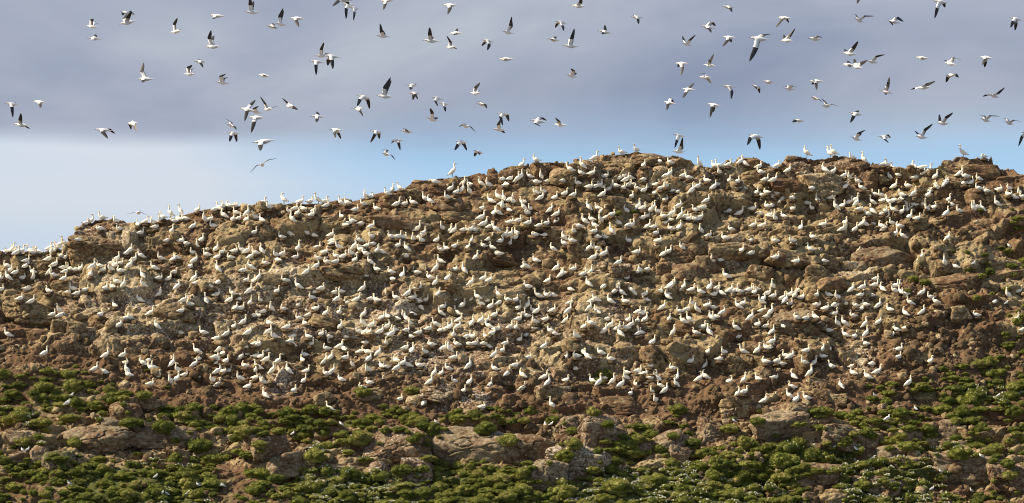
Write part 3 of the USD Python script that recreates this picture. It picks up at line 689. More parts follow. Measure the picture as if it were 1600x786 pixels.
instancer('/World/white_flowers', [(fl, ff, M_PETAL, False, None, None)], flowers, fq, rng.uniform(.016, .036, (len(flowers), 1)) * np.ones((1, 3)), [0] * len(flowers), 'tiny white flowers scattered over the lower cushions', 'flowers')

NTH = ['leftmost', 'second from left', 'third from left', 'fourth from left', 'fifth from left', 'sixth from left', 'seventh from left', 'eighth from left', 'ninth from left', 'tenth from left'] + [f'number {k} from left' for k in range(11, 200)]
for lab, lst in CUSH_LABELS.items():
    for w, (px, prim, g) in zip(NTH, sorted(lst, key=lambda e: e[0])):
        t = (lab + (f', {w}' if len(lst) > 1 else ''))
        if len(t.split()) > 16: t = ' '.join(lab.split()[:12]) + f', {w}'
        tag(prim, t, 'plant', g, 'thing')

# ------------------------------------------------------------------ gannets
def loft(pts, ra, rb, seg=10):
    """a closed tapering tube through pts; ra = half width sideways, rb = half depth in the bird's upright plane"""
    pts = np.asarray(pts, float); n = len(pts)
    t = np.gradient(pts, axis=0); t /= np.linalg.norm(t, axis=1, keepdims=True)
    side = np.array([0, 1.0, 0]) - t * t[:, 1:2]; side /= np.linalg.norm(side, axis=1, keepdims=True)
    up = np.cross(t, side)
    a = np.arange(seg) / seg * 2 * math.pi
    v = pts[:, None] + np.asarray(ra)[:, None, None] * np.cos(a)[None, :, None] * side[:, None] + np.asarray(rb)[:, None, None] * np.sin(a)[None, :, None] * up[:, None]
    v = np.vstack([v.reshape(-1, 3), pts[:1] - t[:1] * ra[0] * .5, pts[-1:] + t[-1:] * ra[-1] * .5])
    f = []
    for i in range(n - 1):
        for j in range(seg):
            p, q = i * seg + j, i * seg + (j + 1) % seg
            f += [[p, q, q + seg], [p, q + seg, p + seg]]
    for j in range(seg):
        f += [[n * seg, (j + 1) % seg, j], [n * seg + 1, (n - 1) * seg + j, (n - 1) * seg + (j + 1) % seg]]
    f = np.array(f)
    m = trimesh.Trimesh(v, f, process=False)
    if m.volume < 0: f = f[:, ::-1]
    return v, f
def smooth_path(p, n):
    p = np.asarray(p, float); t = np.concatenate([[0], np.cumsum(np.linalg.norm(np.diff(p[:, :3], axis=0), axis=1))]); t /= t[-1]
    from scipy.interpolate import PchipInterpolator
    return PchipInterpolator(t, p)(np.linspace(0, 1, n))
def union(parts):
    m = None
    for v, f in parts:
        k = manifold(v, f); m = k if m is None else m + k
    return from_manifold(m)
WHITE, BUFF, SOOT = np.array([.84, .785, .645]), np.array([.72, .58, .34]), np.array([.03, .03, .03])
def perched(pitch, lift, neck, head_turn=0.0, bill_drop=0.0, legs=True, spread=False, young=False):
    """a gannet facing -x; neck = list of (forward, up) steps from the breast. Returns {part: [(v, f, tint)]}"""
    c, s = math.cos(pitch), math.sin(pitch)
    ax = lambda u, w=0.0: np.array([-u * c + w * s, 0, lift + u * s + w * c])
    line = [(*ax(-.39, .01), .03, .010), (*ax(-.31, .0), .058, .022), (*ax(-.22, -.005), .095, .075), (*ax(-.08, 0), .142, .132), (*ax(.06, .005), .150, .148), (*ax(.17, .015), .115, .118), (*ax(.235, .045), .076, .08)]
    p = ax(.235, .045)
    for k, (fx, uz) in enumerate(neck):
        p = p + np.array([-fx, 0, uz]); line.append((*p, .046 if k else .056, .050 if k else .062))
    neck_end = p.copy()
    hd = np.array([-math.cos(head_turn), math.sin(head_turn), -.25 - bill_drop]); hd /= np.linalg.norm(hd)
    h1 = p + np.array([0, 0, .035]) + hd * .025; h2 = p + np.array([0, 0, .04]) + hd * .075; h3 = p + np.array([0, 0, .035]) + hd * .115
    line += [(*h1, .043, .046), (*h2, .037, .038), (*h3, .021, .021)]
    q = smooth_path(line, 26)
    body = loft(q[:, :3], q[:, 3], q[:, 4], 12)
    parts = [body]
    tips = []
    for sd in (-1, 1):
        if not spread:
            wl = [(*(ax(.13, .03) + [0, sd * .10, 0]), .025, .05), (*(ax(.02, .03) + [0, sd * .122, 0]), .035, .09), (*(ax(-.14, .02) + [0, sd * .105, 0]), .03, .07), (*(ax(-.30, .03) + [0, sd * .05, 0]), .02, .038), (*(ax(-.38, .035) + [0, sd * .035, 0]), .012, .02)]
            w = smooth_path(wl, 9); parts.append(loft(w[:, :3], w[:, 3], w[:, 4], 8))
            tl = [(*(ax(-.25, .035) + [0, sd * .056, 0]), .016, .032), (*(ax(-.36, .045) + [0, sd * .03, 0]), .014, .027), (*(ax(-.46, .05) + [0, sd * .01, 0]), .005, .008)]
            w = smooth_path(tl, 6); tips.append(loft(w[:, :3], w[:, 3], w[:, 4], 6))
        else:
            r0 = ax(.10, .05) + [0, sd * .08, 0]; r1 = r0 + np.array([-.02, sd * .34, .20]); r2 = r1 + np.array([.16, sd * .40, -.02])
            inner, outer = wing_panel(r0, r1, r2, np.array([c, 0, -s]))
            parts.append(inner); tips.append(outer)
    v, f = union(parts)
    near = np.exp(-(np.maximum(np.linalg.norm(v - (h1 * .6 + neck_end * .4), axis=1) - .055, 0) / .055) ** 2)
    tint = WHITE + (BUFF - WHITE) * near[:, None]
    lore = np.exp(-(np.linalg.norm(v - h3, axis=1) / .022) ** 2); tint = tint + (SOOT - tint) * (lore * .7)[:, None]
    if young:
        sp = meshkit.noise(v * 26.0, 4) > .5
        back = (v[:, 2] < neck_end[2] - .12) & sp
        tint[back] = [.09, .08, .07]
    out = {'body': (v, f, tint)}
    bl = smooth_path([(*(h3 - hd * .02), .019, .021), (*(h3 + hd * .05), .014, .016), (*(h3 + hd * .115 + [0, 0, -.008]), .004, .005)], 5)
    out['bill'] = loft(bl[:, :3], bl[:, 3], bl[:, 4], 6)
    out['wing_tip'], out['wing_tip_001'] = tips
    if legs:
        for sd, nm in ((-1, 'foot'), (1, 'foot_001')):
            t0 = ax(-.06, -.07) + [0, sd * .05, 0]
            leg = smooth_path([(*t0, .018, .018), (t0[0] - .01, t0[1], max(.05, t0[2] * .4), .011, .011), (t0[0] - .02, t0[1], .012, .02, .010), (t0[0] - .09, t0[1] * 1.2, .008, .04, .008)], 6)
            out[nm] = loft(leg[:, :3], leg[:, 3], leg[:, 4], 6)
    return out
def panel(le, te, th):
    """a thin closed wing blade between a leading and a trailing edge, th thick at each station"""
    le, te = np.asarray(le, float), np.asarray(te, float); n = len(le)
    ch = te - le; span = np.gradient((le + te) / 2, axis=0)
    nn = np.cross(span, ch); nn /= np.maximum(np.linalg.norm(nn, axis=1, keepdims=True), 1e-9)
    if nn[:, 2].mean() < 0: nn = -nn
    th = np.asarray(th)[:, None]
    sec = [le, le + ch * .3 + nn * th, le + ch * .65 + nn * th * .75, te, le + ch * .65 - nn * th * .1, le + ch * .3 - nn * th * .25]
    v = np.stack(sec, 1).reshape(-1, 3); k = len(sec); f = []
    for i in range(n - 1):
        for j in range(k):
            p, q = i * k + j, i * k + (j + 1) % k
            f += [[p, q, q + k], [p, q + k, p + k]]
    for j in range(1, k - 1): f += [[0, j + 1, j], [(n - 1) * k, (n - 1) * k + j, (n - 1) * k + j + 1]]
    f = np.array(f)
    if trimesh.Trimesh(v, f, process=False).volume < 0: f = f[:, ::-1]
    return v, f
def wing_panel(r0, r1, r2, back, chord=.20):
    """white arm and inner hand, black outer hand, of a wing from shoulder r0 over wrist r1 to tip r2; back = towards the tail"""
    t = np.linspace(0, 1, 13)
    ctrl = np.array([r0, r0 * .5 + r1 * .5 + (r1 - r0) * 0 , r1, r1 * .62 + r2 * .38, r2])
    from scipy.interpolate import PchipInterpolator
    axis = PchipInterpolator([0, .24, .48, .68, 1.0], ctrl)(t)
    w = np.interp(t, [0, .2, .45, .62, .8, .93, 1], [1.0, .95, .92, .82, .62, .36, .06]) * chord
    span = np.gradient(axis, axis=0); span /= np.linalg.norm(span, axis=1, keepdims=True)
    bk = back - span * (span @ back)[:, None]; ln = np.linalg.norm(bk, axis=1, keepdims=True)
    bk = bk / np.maximum(ln, .25)
    le = axis - bk * (w * .35)[:, None]; te = axis + bk * (w * .65)[:, None]
    th = np.interp(t, [0, .4, 1], [.026, .018, .004])
    cut = 6
    return panel(le[:cut + 1], te[:cut + 1], th[:cut + 1]), panel(le[cut - 1:] * 1.0, te[cut - 1:], th[cut - 1:] * 1.12)
POSES = {
    'S': [perched(.55, .33, [(.03, .10), (-.01, .11), (-.01, .09)]), perched(.42, .30, [(.03, .09), (-.01, .11), (.0, .08)]), perched(.75, .37, [(.00, .11), (-.02, .11), (.0, .10)]), perched(.50, .32, [(.03, .09), (-.02, .10), (-.02, .08)], 2.2),
          perched(.38, .29, [(.05, .09), (.0, .11), (.01, .10)], .5), perched(.62, .35, [(.01, .10), (-.01, .10), (.01, .07)], -1.2)],
    's': [perched(.08, .16, [(.03, .09), (-.03, .10), (-.01, .08)], legs=False), perched(.20, .18, [(.02, .08), (-.03, .09), (.0, .07)], legs=False), perched(.15, .17, [(.03, .08), (.0, .11), (.0, .09)], .4, legs=False),
          perched(.06, .15, [(.01, .08), (-.04, .08), (-.02, .06)], 1.5, legs=False), perched(.26, .20, [(.02, .09), (-.02, .10), (.0, .08)], -.7, legs=False), perched(.10, .16, [(.03, .08), (-.02, .09), (.01, .08)], 2.4, legs=False)],
    'n': [perched(.05, .14, [(-.01, .06), (-.06, .04), (-.05, -.01)], 2.8, legs=False), perched(.10, .15, [(.05, .03), (.05, .0), (.03, -.04)], .3, .4, legs=False)],
    'p': [perched(.40, .28, [(.06, .04), (.06, -.05), (.02, -.06)], .6, .9), perched(.28, .24, [(.07, .06), (.06, -.02), (.03, -.05)], -.5, .7)],
    'w': [perched(.50, .32, [(.03, .09), (-.01, .10), (.0, .08)], spread=True)],
    'y': [perched(.52, .33, [(.03, .09), (-.01, .10), (.0, .08)], young=True)],
}
FORMS = []   # (pose letter, parts)
for q_ in POSES['s']:      # sitting birds draw themselves up short
    for nm_, g_ in q_.items(): g_[0][:, 0] *= .88
for k_, lst in POSES.items():
    for p_ in lst: FORMS.append((k_, p_))
FORM_OF = {k_: [i for i, (q_, _) in enumerate(FORMS) if q_ == k_] for k_ in POSES}
PART_MAT = {'body': M_BIRD, 'bill': M_BILL, 'wing_tip': M_BLACK, 'wing_tip_001': M_BLACK, 'foot': M_FOOT, 'foot_001': M_FOOT}
UsdGeom.Scope.Define(stage, '/World/gannet_forms')
for i, (k_, parts) in enumerate(FORMS):
    stage.CreateClassPrim(f'/World/gannet_forms/form_{i:03d}')
    for nm, g in parts.items():
        put_mesh(f'/World/gannet_forms/form_{i:03d}/{nm}', g[0], g[1], PART_MAT[nm], True, g[2] if len(g) > 2 else None)

# every bird on the slope, read off the photograph tile by tile: x,y of its feet in tenths of the tile's enlarged pixels and how it sits
# capitals stand, small letters sit; L l face left, R r right, F f the sea, b inland, n m rest flat facing left or right, p q preen, W wings open, Y y young bird
TILES = """@0,230 74 64 R;84 59 l;95 62 l;98 68 l;70 64 r;82 68 n;64 77 m;48 79 R;53 79 L
@200,230 8 65 l;14 63 r;21 63 l;27 61 f;22 67 r;10 72 r;29 58 l;35 57 L;36 72 R;38 62 l;43 55 L;47 60 l;42 60 n;53 68 R;57 53 r;63 63 L;67 60 r;70 66 l;71 53 r;75 53 L;78 50 f;79 59 L;83 49 l;87 49 m;89 55 l;86 61 f;97 58 R;97 61 r;103 72 r;32 78 r;43 78 r;60 78 f
@400,230 5 47 r;5 54 r;11 51 l;20 54 l;23 46 L;5 62 l;30 63 L;28 74 L;34 56 r;36 46 r;39 52 l;44 46 r;47 54 r;45 57 r;51 46 L;56 46 r;57 50 r;70 49 L;75 47 l;70 58 l;75 64 l;73 65 n;81 53 r;86 64 m;88 48 l;90 42 l;94 42 r;94 68 R;95 75 l;97 78 R;99 52 l;85 78 l;61 74 r;47 74 l;43 72 l;62 78 f
@600,230 3 40 l;7 36 f;13 35 l;10 50 R;24 47 l;42 30 n;56 24 R;54 37 R;52 43 l;34 46 L;38 47 L;64 33 R;64 38 R;70 40 L;70 32 l;80 33 L;86 34 L;97 28 r;98 33 r;100 32 n;88 47 L;94 44 L;98 45 L;103 46 R;97 52 F;80 52 r;79 61 R;90 57 R;94 57 L;81 66 R;86 67 r;103 63 r;48 68 l;27 70 R;32 74 R;54 72 R;57 72 R;65 69 r;71 69 r;75 69 l;92 71 L;86 78 R;99 75 R;103 75 R;72 78 f;43 78 r;6 75 l;11 75 r;16 75 r;24 77 f;29 75 r;31 78 f
@800,230 8 16 f;20 12 l;67 12 R;90 6 l;48 21 L;58 19 L;57 23 l;65 23 r;76 25 r;42 29 r;54 31 l;4 30 R;7 28 R;24 28 L;20 30 n;88 27 r;91 25 r;93 30 R;97 28 L;100 32 l;103 35 l;66 30 L;63 34 r;68 34 r;71 33 r;74 42 R;74 34 r;79 36 r;85 33 l;84 36 l;98 42 r;20 39 l;23 45 R;35 43 r;50 41 r;9 46 l;10 53 L;15 52 l;13 55 n;1 46 l;63 53 L;74 55 R;31 55 R;36 58 R;37 63 R;28 64 r;22 66 r;13 64 r;77 59 r;73 63 L;60 64 L;55 66 n;51 70 f;68 66 l;67 70 r;87 64 l;94 55 L;103 53 R;82 73 L;76 75 l;95 66 r;98 67 R;96 78 l;43 78 L;4 72 l;19 73 n;2 76 r;102 3 l
@1000,230 3 16 r;16 13 l;25 14 l;49 17 L;61 17 l;65 17 l;65 22 f;72 16 r;82 15 R;86 17 L;97 18 r;99 22 l;3 28 r;21 26 R;24 25 R;35 25 r;40 26 l;3 38 R;7 33 r;10 34 L;17 35 r;22 33 l;25 36 n;12 40 r;14 43 r;31 38 r;32 37 W;47 35 R;42 40 R;55 29 l;60 36 R;63 32 r;73 29 f;80 30 b;80 34 l;86 36 L;95 39 r;100 45 R;104 38 l;69 47 l;54 47 R;51 51 m;31 52 R;26 58 R;37 58 r;33 60 R;40 60 r;2 52 r;9 55 R;11 54 R;15 54 l;2 59 r;5 58 r;49 59 r;56 58 L;46 60 n;24 61 n;22 63 m;6 68 R;13 72 r;32 69 R;50 72 L;15 78 r;73 55 R;81 57 R;92 52 r;99 56 n;100 66 r;75 69 l;70 76 l;91 78 r;68 48 l;105 50 l
@1200,230 32 8 L;51 7 L;54 6 L;69 10 l;79 14 L;95 15 r;98 16 l;16 22 R;7 17 r;4 30 R;47 22 L;53 23 R;62 25 r;67 28 W;36 35 r;63 35 R;74 30 l;77 35 l;100 28 L;96 29 l;103 22 L;103 35 R;5 42 l;2 39 n;11 47 R;20 43 r;28 41 l;32 47 l;36 52 l;41 47 L;50 43 r;53 44 R;47 49 R;56 53 L;61 49 f;66 47 r;71 46 R;72 50 R;75 52 m;86 48 L;82 56 l;86 55 L;93 41 l;94 45 r;100 46 l;3 50 r;1 57 r;3 58 r;6 60 l;13 58 l;20 52 r;27 69 R;45 65 r;37 75 l;6 78 l;20 78 l;63 63 r;60 70 R;62 70 R;71 71 R;77 66 R;80 66 L;87 64 l;93 66 l;96 54 r;97 58 r;103 54 L;102 64 l;95 70 Y;104 75 R
@1400,230 16 20 L;21 18 m;22 24 W;26 23 R;32 27 R;12 28 L;16 26 r;10 33 l;26 32 l;14 42 R;29 38 R;34 36 L;41 30 r;40 34 R;5 41 l;4 44 l;8 50 L;9 53 f;15 48 l;26 43 R;43 45 r;46 49 l;26 54 W;31 51 r;4 56 R;11 60 R;52 54 l;41 58 R;64 54 L;67 52 L;71 54 L;83 50 L;3 66 l;6 76 L;0 75 l;42 78 R;52 25 R;57 25 l;56 31 r;61 31 r;68 28 l;68 35 l;74 37 l;84 36 r;93 35 l;92 40 l;101 39 l;97 43 l;104 42 l;55 8 L;72 9 n;2 24 l;5 40 n
@0,380 3 8 f;2 8 r;7 8 r;10 9 R;13 11 R;14 6 l;17 7 r;27 9 r;30 9 l;32 9 l;25 6 l;40 6 r;44 8 r;47 4 l;42 9 f;50 12 r;53 15 R;39 15 r;21 16 r;6 20 l;8 24 r;21 22 R;12 26 r;43 19 r;44 21 R;18 30 r;27 25 l;27 32 R;1 30 f;7 32 L;40 28 R;44 28 l;53 25 r;58 23 l;62 23 r;66 24 R;52 31 r;75 23 R;82 20 l;74 28 r;73 35 R;70 40 r;55 42 r;60 39 l;22 39 m;40 41 l;16 47 r;25 51 R;49 58 L;49 62 q;86 39 r;94 53 l;96 33 l;101 38 R;91 18 r;95 17 R;91 23 l;94 20 f;99 24 l;104 10 r;82 60 r;97 71 R;103 63 r;7 78 L;36 94 R;0 40 r
@200,380 1 10 R;11 13 L;4 17 R;1 22 R;27 14 l;37 15 r;40 13 l;22 23 L;12 30 L;13 37 L;33 32 R;38 25 r;25 45 R;40 40 R;10 50 L;45 50 R;43 57 r;18 61 R;2 63 l;24 72 L;43 74 l;40 74 n;64 51 L;72 44 r;74 35 R;74 25 L;54 33 R;56 34 r;53 9 l;57 5 F;54 18 R;51 21 r;65 11 l;72 8 R;77 9 r;73 13 r;84 13 l;87 8 r;94 9 L;97 10 R;100 14 R;94 24 r;101 23 L;103 33 r;99 43 R;100 52 R;83 50 R;91 47 r;86 43 l;92 55 r;88 55 f;103 61 r;94 68 R;98 77 R;80 78 R;62 75 l
@400,380 5 10 L;17 11 l;18 15 n;21 11 r;34 9 R;32 13 r;8 18 l;2 32 R;24 32 l;35 39 L;17 41 r;4 48 l;13 57 L;23 55 l;34 51 r;46 46 l;53 39 r;41 27 R;49 22 R;50 5 r;56 9 r;57 13 r;65 17 r;62 2 r;68 6 L;71 13 r;80 7 R;84 4 l;78 10 f;81 15 r;90 10 l;94 19 L;99 23 l;99 10 R;103 10 L;96 2 r;91 28 l;92 34 L;77 35 R;70 41 l;66 49 R;87 41 R;82 49 R;99 48 l;43 61 r;49 55 r;57 60 R;68 60 R;88 62 R;40 67 l;11 67 l;25 71 r;10 76 R;15 78 f;30 78 r;43 78 l;53 76 r;60 78 l;69 72 R;73 78 l;85 74 l;88 69 L;89 77 R;92 77 R;101 76 R;103 63 f;2 61 l
@600,380 11 4 r;19 8 L;18 12 n;47 7 l;51 6 l;58 4 r;69 5 r;89 6 l;94 10 n;103 1 f;75 15 R;47 18 L;42 25 R;58 23 r;66 26 L;81 32 R;6 25 l;7 31 l;15 30 R;22 25 R;38 30 l;42 36 R;52 32 R;28 38 r;71 36 R;3 43 l;10 46 l;19 45 R;23 46 r;41 46 R;44 45 R;60 48 R;62 47 R;73 47 R;77 47 L;80 52 l;94 45 L;87 55 R;94 52 R;64 54 R;30 56 L;48 54 r;47 61 L;60 60 L;61 66 R;3 62 l;16 60 f;19 66 L;22 67 l;18 73 r;2 72 R;6 78 R;28 75 r;22 78 l;36 72 r;43 69 L;46 73 r;50 74 R;54 72 R;60 72 R;72 69 R;79 67 R;83 67 R;86 71 L;92 72 r;90 61 r;103 71 r;88 77 R;84 78 l;68 78 r;72 78 r;103 78 R;27 25 n;3 76 r;57 77 f
@800,380 34 8 L;43 2 l;63 8 R;75 12 R;102 9 r;53 16 L;66 15 R;87 19 R;20 16 l;9 21 r;12 22 L;36 24 R;40 30 R;43 26 l;50 23 r;64 28 R;63 37 L;103 25 r;94 30 r;98 42 L;101 43 L;86 36 r;75 39 R;84 43 R;90 44 L;93 49 l;81 51 L;13 37 l;29 33 r;48 40 l;22 46 L;9 44 l;3 48 r;34 45 p;12 55 R;5 56 R;20 59 R;8 59 r;33 57 r;47 51 r;46 59 R;44 67 R;63 57 R;65 49 r;69 49 L;70 59 L;78 64 r;80 71 R;86 73 R;95 65 r;97 70 R;89 78 L;103 76 r;103 58 r;59 70 f;65 67 l;5 64 r;3 71 r;19 66 l;27 64 r;18 71 r;12 77 r;5 78 l;35 76 l;32 74 l;53 78 l;75 76 R
@1000,380 19 12 R;23 10 R;35 7 W;60 17 L;91 10 r;71 30 L;14 2 l;0 24 f;17 41 r;24 39 R;26 36 R;35 41 R;42 40 r;50 42 l;57 40 R;63 39 r;67 44 L;73 42 R;77 42 R;82 41 n;89 40 r;93 42 r;5 48 l;23 47 L;18 56 R;33 57 l;43 52 l;47 58 L;60 54 l;67 60 R;59 65 L;2 59 r;4 66 R;24 64 f;36 67 L;41 66 L;27 77 R;46 75 l;51 70 r;57 77 L;81 55 L;84 51 r;90 65 R;79 73 L;96 68 r;100 57 r;104 62 r;101 47 r;100 51 L;104 44 R;80 78 r;1 75 l
@1200,380 6 13 r;23 16 r;35 7 l;46 16 l;20 2 n;4 39 L;4 45 r;11 48 R;18 44 r;22 46 R;25 42 R;27 46 r;30 46 R;14 51 R;18 51 r;40 44 r;50 44 l;57 46 l;43 52 r;40 52 r;47 55 r;54 54 R;57 54 R;64 50 r;54 59 r;68 42 R;77 38 r;88 31 r;87 36 r;94 41 L;85 44 l;76 55 r;80 52 l;74 56 r;70 61 l;90 55 R;100 56 l;104 36 r;104 42 L;2 61 R;24 63 l;31 63 r;40 66 l;57 69 L;63 69 L;79 70 R;90 68 R;103 72 L;101 76 m;12 71 L;3 77 R;50 73 l;64 78 L;71 78 r;80 78 R
@1400,380 20 16 R;40 20 L;49 22 L;21 44 R;4 43 L;8 43 l;12 52 L;8 61 L;21 60 R;33 50 l;81 51 R;92 46 L;100 41 r;66 60 l;98 66 R;104 73 r;1 73 l;1 36 r
@0,530 86 17 R;77 28 R;86 30 p;100 16 R;102 21 r;104 30 L
@200,530 1 31 l;13 23 L;17 19 r;19 27 L;22 27 L;25 32 r;18 38 r;36 24 R;38 22 L;41 27 l;46 31 r;35 38 L;40 36 R;57 13 L;55 19 r;58 18 r;54 24 R;58 32 r;71 16 r;75 12 R;78 13 r;73 22 R;80 20 r;73 30 R;78 28 r;82 27 r;70 35 l;73 41 Y;96 9 L;96 12 l;92 19 R;96 23 l;100 25 R;92 34 l;98 41 r;104 28 r;104 33 r;104 5 r;104 15 r;72 1 r
@400,530 1 6 r;8 8 R;10 12 R;14 4 r;4 16 r;8 20 R;2 26 L;18 21 R;22 13 l;13 30 R;6 38 W;8 50 L;30 7 L;28 3 r;40 14 l;45 5 r;38 19 l;27 30 L;41 28 r;39 37 R;31 44 r;56 22 R;61 19 R;58 30 l;62 30 R;58 9 l;68 9 R;72 11 L;73 17 r;80 23 l;85 12 r;90 4 r;92 12 n;92 20 R;92 27 l;70 35 l;61 60 L;87 41 l;93 37 l;101 37 r;103 24 l;101 9 R;100 15 R;60 3 f
@600,530 2 5 f;17 9 r;23 13 R;34 12 l;39 6 l;48 11 R;54 12 L;60 6 l;70 6 l;74 5 r;82 5 r;86 8 l;99 5 r;97 11 r;90 16 R;57 17 r;10 19 l;15 23 R;20 24 L;10 27 R;29 23 l;53 26 l;47 30 r;41 32 R;37 39 R;69 26 R;91 26 l;58 36 l;70 39 R;65 44 f;87 41 y;101 32 R;2 24 l;13 51 r;33 56 R;80 57 r
@800,530 26 9 R;6 2 r;44 16 r;53 15 l;58 14 L;62 18 L;73 13 l;81 18 l;13 17 r;2 23 r;52 24 l;9 33 L;26 34 R;29 40 R;8 44 Y;44 35 r;66 36 l;71 40 R;75 27 l;76 33 r;82 38 R;89 41 R;94 29 l;94 35 L;97 46 r;103 39 l;33 58 L;103 28 r
@1000,530 10 6 R;55 12 r;69 12 l;65 18 r;85 13 L;96 13 R;104 9 l;103 20 l;41 20 r;9 23 r;27 25 l;53 25 R;3 30 r;9 33 r;7 37 r;15 36 L;17 40 l;30 35 R;30 41 L;48 36 R;54 34 L;73 36 r;97 34 l;11 44 l;20 46 R;13 52 l;85 37 R;85 45 r;80 48 R;101 54 R
@1200,530 2 8 r;3 4 r;18 18 R;15 15 l;7 20 r;11 21 n;31 11 r;44 12 R;45 15 n;50 11 L;30 21 l;37 23 R;52 24 l;69 24 r;70 30 l;85 22 r;89 30 R;82 34 L;5 33 r;21 34 L;34 32 R;60 42 L;20 41 l;4 49 r;18 50 L;23 53 R;32 50 l;80 5 l;71 1 n
@1400,530 2 10 r;2 16 r;28 20 r;10 40 R"""
BIRDS = []
for ln in TILES.split('\n'):
    head, _, body_ = ln.partition(' '); ox, oy = map(float, head[1:].split(','))
    for e in body_.split(';'):
        a, b, c = e.split(); BIRDS.append((ox + float(a) * 10 / 5.24, oy + float(b) * 10 / 5.24, c))
keep = []
for b in BIRDS:     # tiles overlap at their borders: drop what was read twice
    if all((b[0] - k[0]) ** 2 + (b[1] - k[1]) ** 2 > 3.2 ** 2 for k in keep): keep.append(b)
BIRDS = keep
rng = np.random.default_rng(90)
SCALE = 0.78
TURN = {'l': 0.0, 'r': math.pi, 'f': math.pi / 2, 'b': -math.pi / 2, 'n': 0.0, 'm': math.pi, 'p': 0.2, 'q': math.pi, 'w': 1.0, 'y': math.pi}
info = []
for (px, py, c) in BIRDS:
    q, k = ground_at(px, py, 45)
    low = c.lower()
    pose = 'y' if low == 'y' else 'w' if c == 'W' else 'n' if c in 'nm' else 'p' if c in 'pq' else 'S' if c.isupper() else 's'
    form = FORM_OF[pose][rng.integers(len(FORM_OF[pose]))]
    yaw = TURN[low] + float(np.clip(rng.normal(0, .55), -1.1, 1.1))
    info.append(dict(px=px, py=py, q=q, c=c, pose=pose, form=form, yaw=yaw, s=SCALE * rng.uniform(.94, 1.07)))
# the lowest three hundred (the nearest to the camera) and those against the sky stand one by one; the rest of the colony is one mass
skyline_y = lambda x: np.interp(x, SKY_PTS[:, 0], SKY_PTS[:, 1])
for d in info: d['sky'] = d['py'] < skyline_y(d['px']) + 7
single = [d for d in info if d['sky']] + sorted([d for d in info if not d['sky']], key=lambda d: -d['py'])
single = single[:300]
sid = set(id(d) for d in single)
ROWS_ = []
def facing(d):
    return {'l': 'facing left', 'r': 'facing right', 'f': 'facing the viewer', 'b': 'facing uphill', 'n': 'resting flat with its head to the left', 'm': 'resting flat with its head to the right', 'p': 'preening', 'q': 'preening', 'w': 'with wings half open', 'y': 'facing right'}[d['c'].lower()]
def landmark(px, py):
    best = min(((abs(px - float(b[0])) / 1.6) ** 2 + (py - float(b[1])) ** 2, i) for i, b in enumerate(BL))[1]
    return best
groups = {}
for d in single:
    j = landmark(d['px'], d['py']); b = BL[j]; dx, dy = d['px'] - float(b[0]), d['py'] - float(b[1])
    rel = 'on' if abs(dx) < float(b[2]) * .5 and abs(dy) < float(b[3]) * .6 else 'above' if dy < -abs(dx) * .6 else 'below' if dy > abs(dx) * .6 else 'left of' if dx < 0 else 'right of'
    kind = 'speckled young gannet' if d['pose'] == 'y' else 'white gannet'
    post = 'standing' if d['c'].isupper() else 'sitting'
    fc = facing(d)
    words_ = b[7].split()
    short = ' '.join(words_[:7])
    d['rel'], d['kind'], d['post'], d['fc'], d['short'] = rel, kind, post, fc, short
    sky = ' on the skyline' if d['sky'] else ''
    lab = f"{kind} {'' if d['c'] in 'nmpqW' else post + ' '}{fc}{sky} {rel} {short}".replace('  ', ' ')
    groups.setdefault(lab, []).append(d)
def ordinal(lab, lst, key, words=('leftmost', 'second from left', 'third from left', 'fourth from left', 'fifth from left', 'sixth from left', 'seventh from left', 'eighth from left', 'ninth from left', 'tenth from left')):
    lst = sorted(lst, key=key)
    return [(w, d) for w, d in zip(list(words) + [f'number {i + 1} from left' for i in range(len(words), 200)], lst)]
for lab, lst in groups.items():
    for w, d in ordinal(lab, lst, lambda d: d['px']):
        full = lab if len(lst) == 1 else f"{lab}, {w}"
        t = full.split()
        while len(t) > 16:   # keep within sixteen words
            lab2 = lab.split()[:-1]; lab = ' '.join(lab2)
            full = lab if len(lst) == 1 else f"{lab}, {w}"; t = full.split()
        d['label'] = full.rstrip(',')
for d in single:
    path = numbered('/World', 'gannet')
    x = xform(path, d['q'] - np.array([0, 0, .012]), rotz(d['yaw']), d['s'])
    x.GetPrim().GetReferences().AddInternalReference(f"/World/gannet_forms/form_{d['form']:03d}"); x.GetPrim().SetInstanceable(True)
    tag(x.GetPrim(), d['label'], 'gannet', 'gannets on the skyline' if d['sky'] else 'gannets in the lower colony')
mass = [d for d in info if id(d) not in sid]
for d in list(mass):          # birds half hidden behind their neighbours in the thick of the colony
    if rng.random() < .20 and 280 < d['py'] < 520 and 60 < d['px'] < 1450:
        px, py = d['px'] + rng.choice([-1, 1]) * rng.uniform(9, 15), d['py'] + rng.uniform(-5, 4)
        if min((px - e['px']) ** 2 + (py - e['py']) ** 2 for e in info) < 36: continue
        q, _ = ground_at(px, py, 20); low = rng.choice(list('lr'))
        e = dict(px=px, py=py, q=q, c=low, pose='s', form=FORM_OF['s'][rng.integers(6)], yaw=TURN[low] + rng.normal(0, .5), s=SCALE * rng.uniform(.92, 1.03), sky=False)
        mass.append(e); info.append(e)
def merged(parts):
    V, F, T, o = [], [], [], 0
    col = {'bill': [.26, .30, .33], 'wing_tip': [.018, .017, .018], 'wing_tip_001': [.018, .017, .018], 'foot': [.04, .045, .045], 'foot_001': [.04, .045, .045]}
    for nm, g in parts.items():
        V.append(g[0]); F.append(np.asarray(g[1]) + o); T.append(g[2] if len(g) > 2 else np.tile([col[nm]], (len(g[0]), 1))); o += len(g[0])
    return np.vstack(V), np.vstack(F), np.vstack(T)
protos = []
for k_, parts in FORMS:
    v, f, t = merged(parts); protos.append((v, f, M_BIRD, True, t, 'tint'))
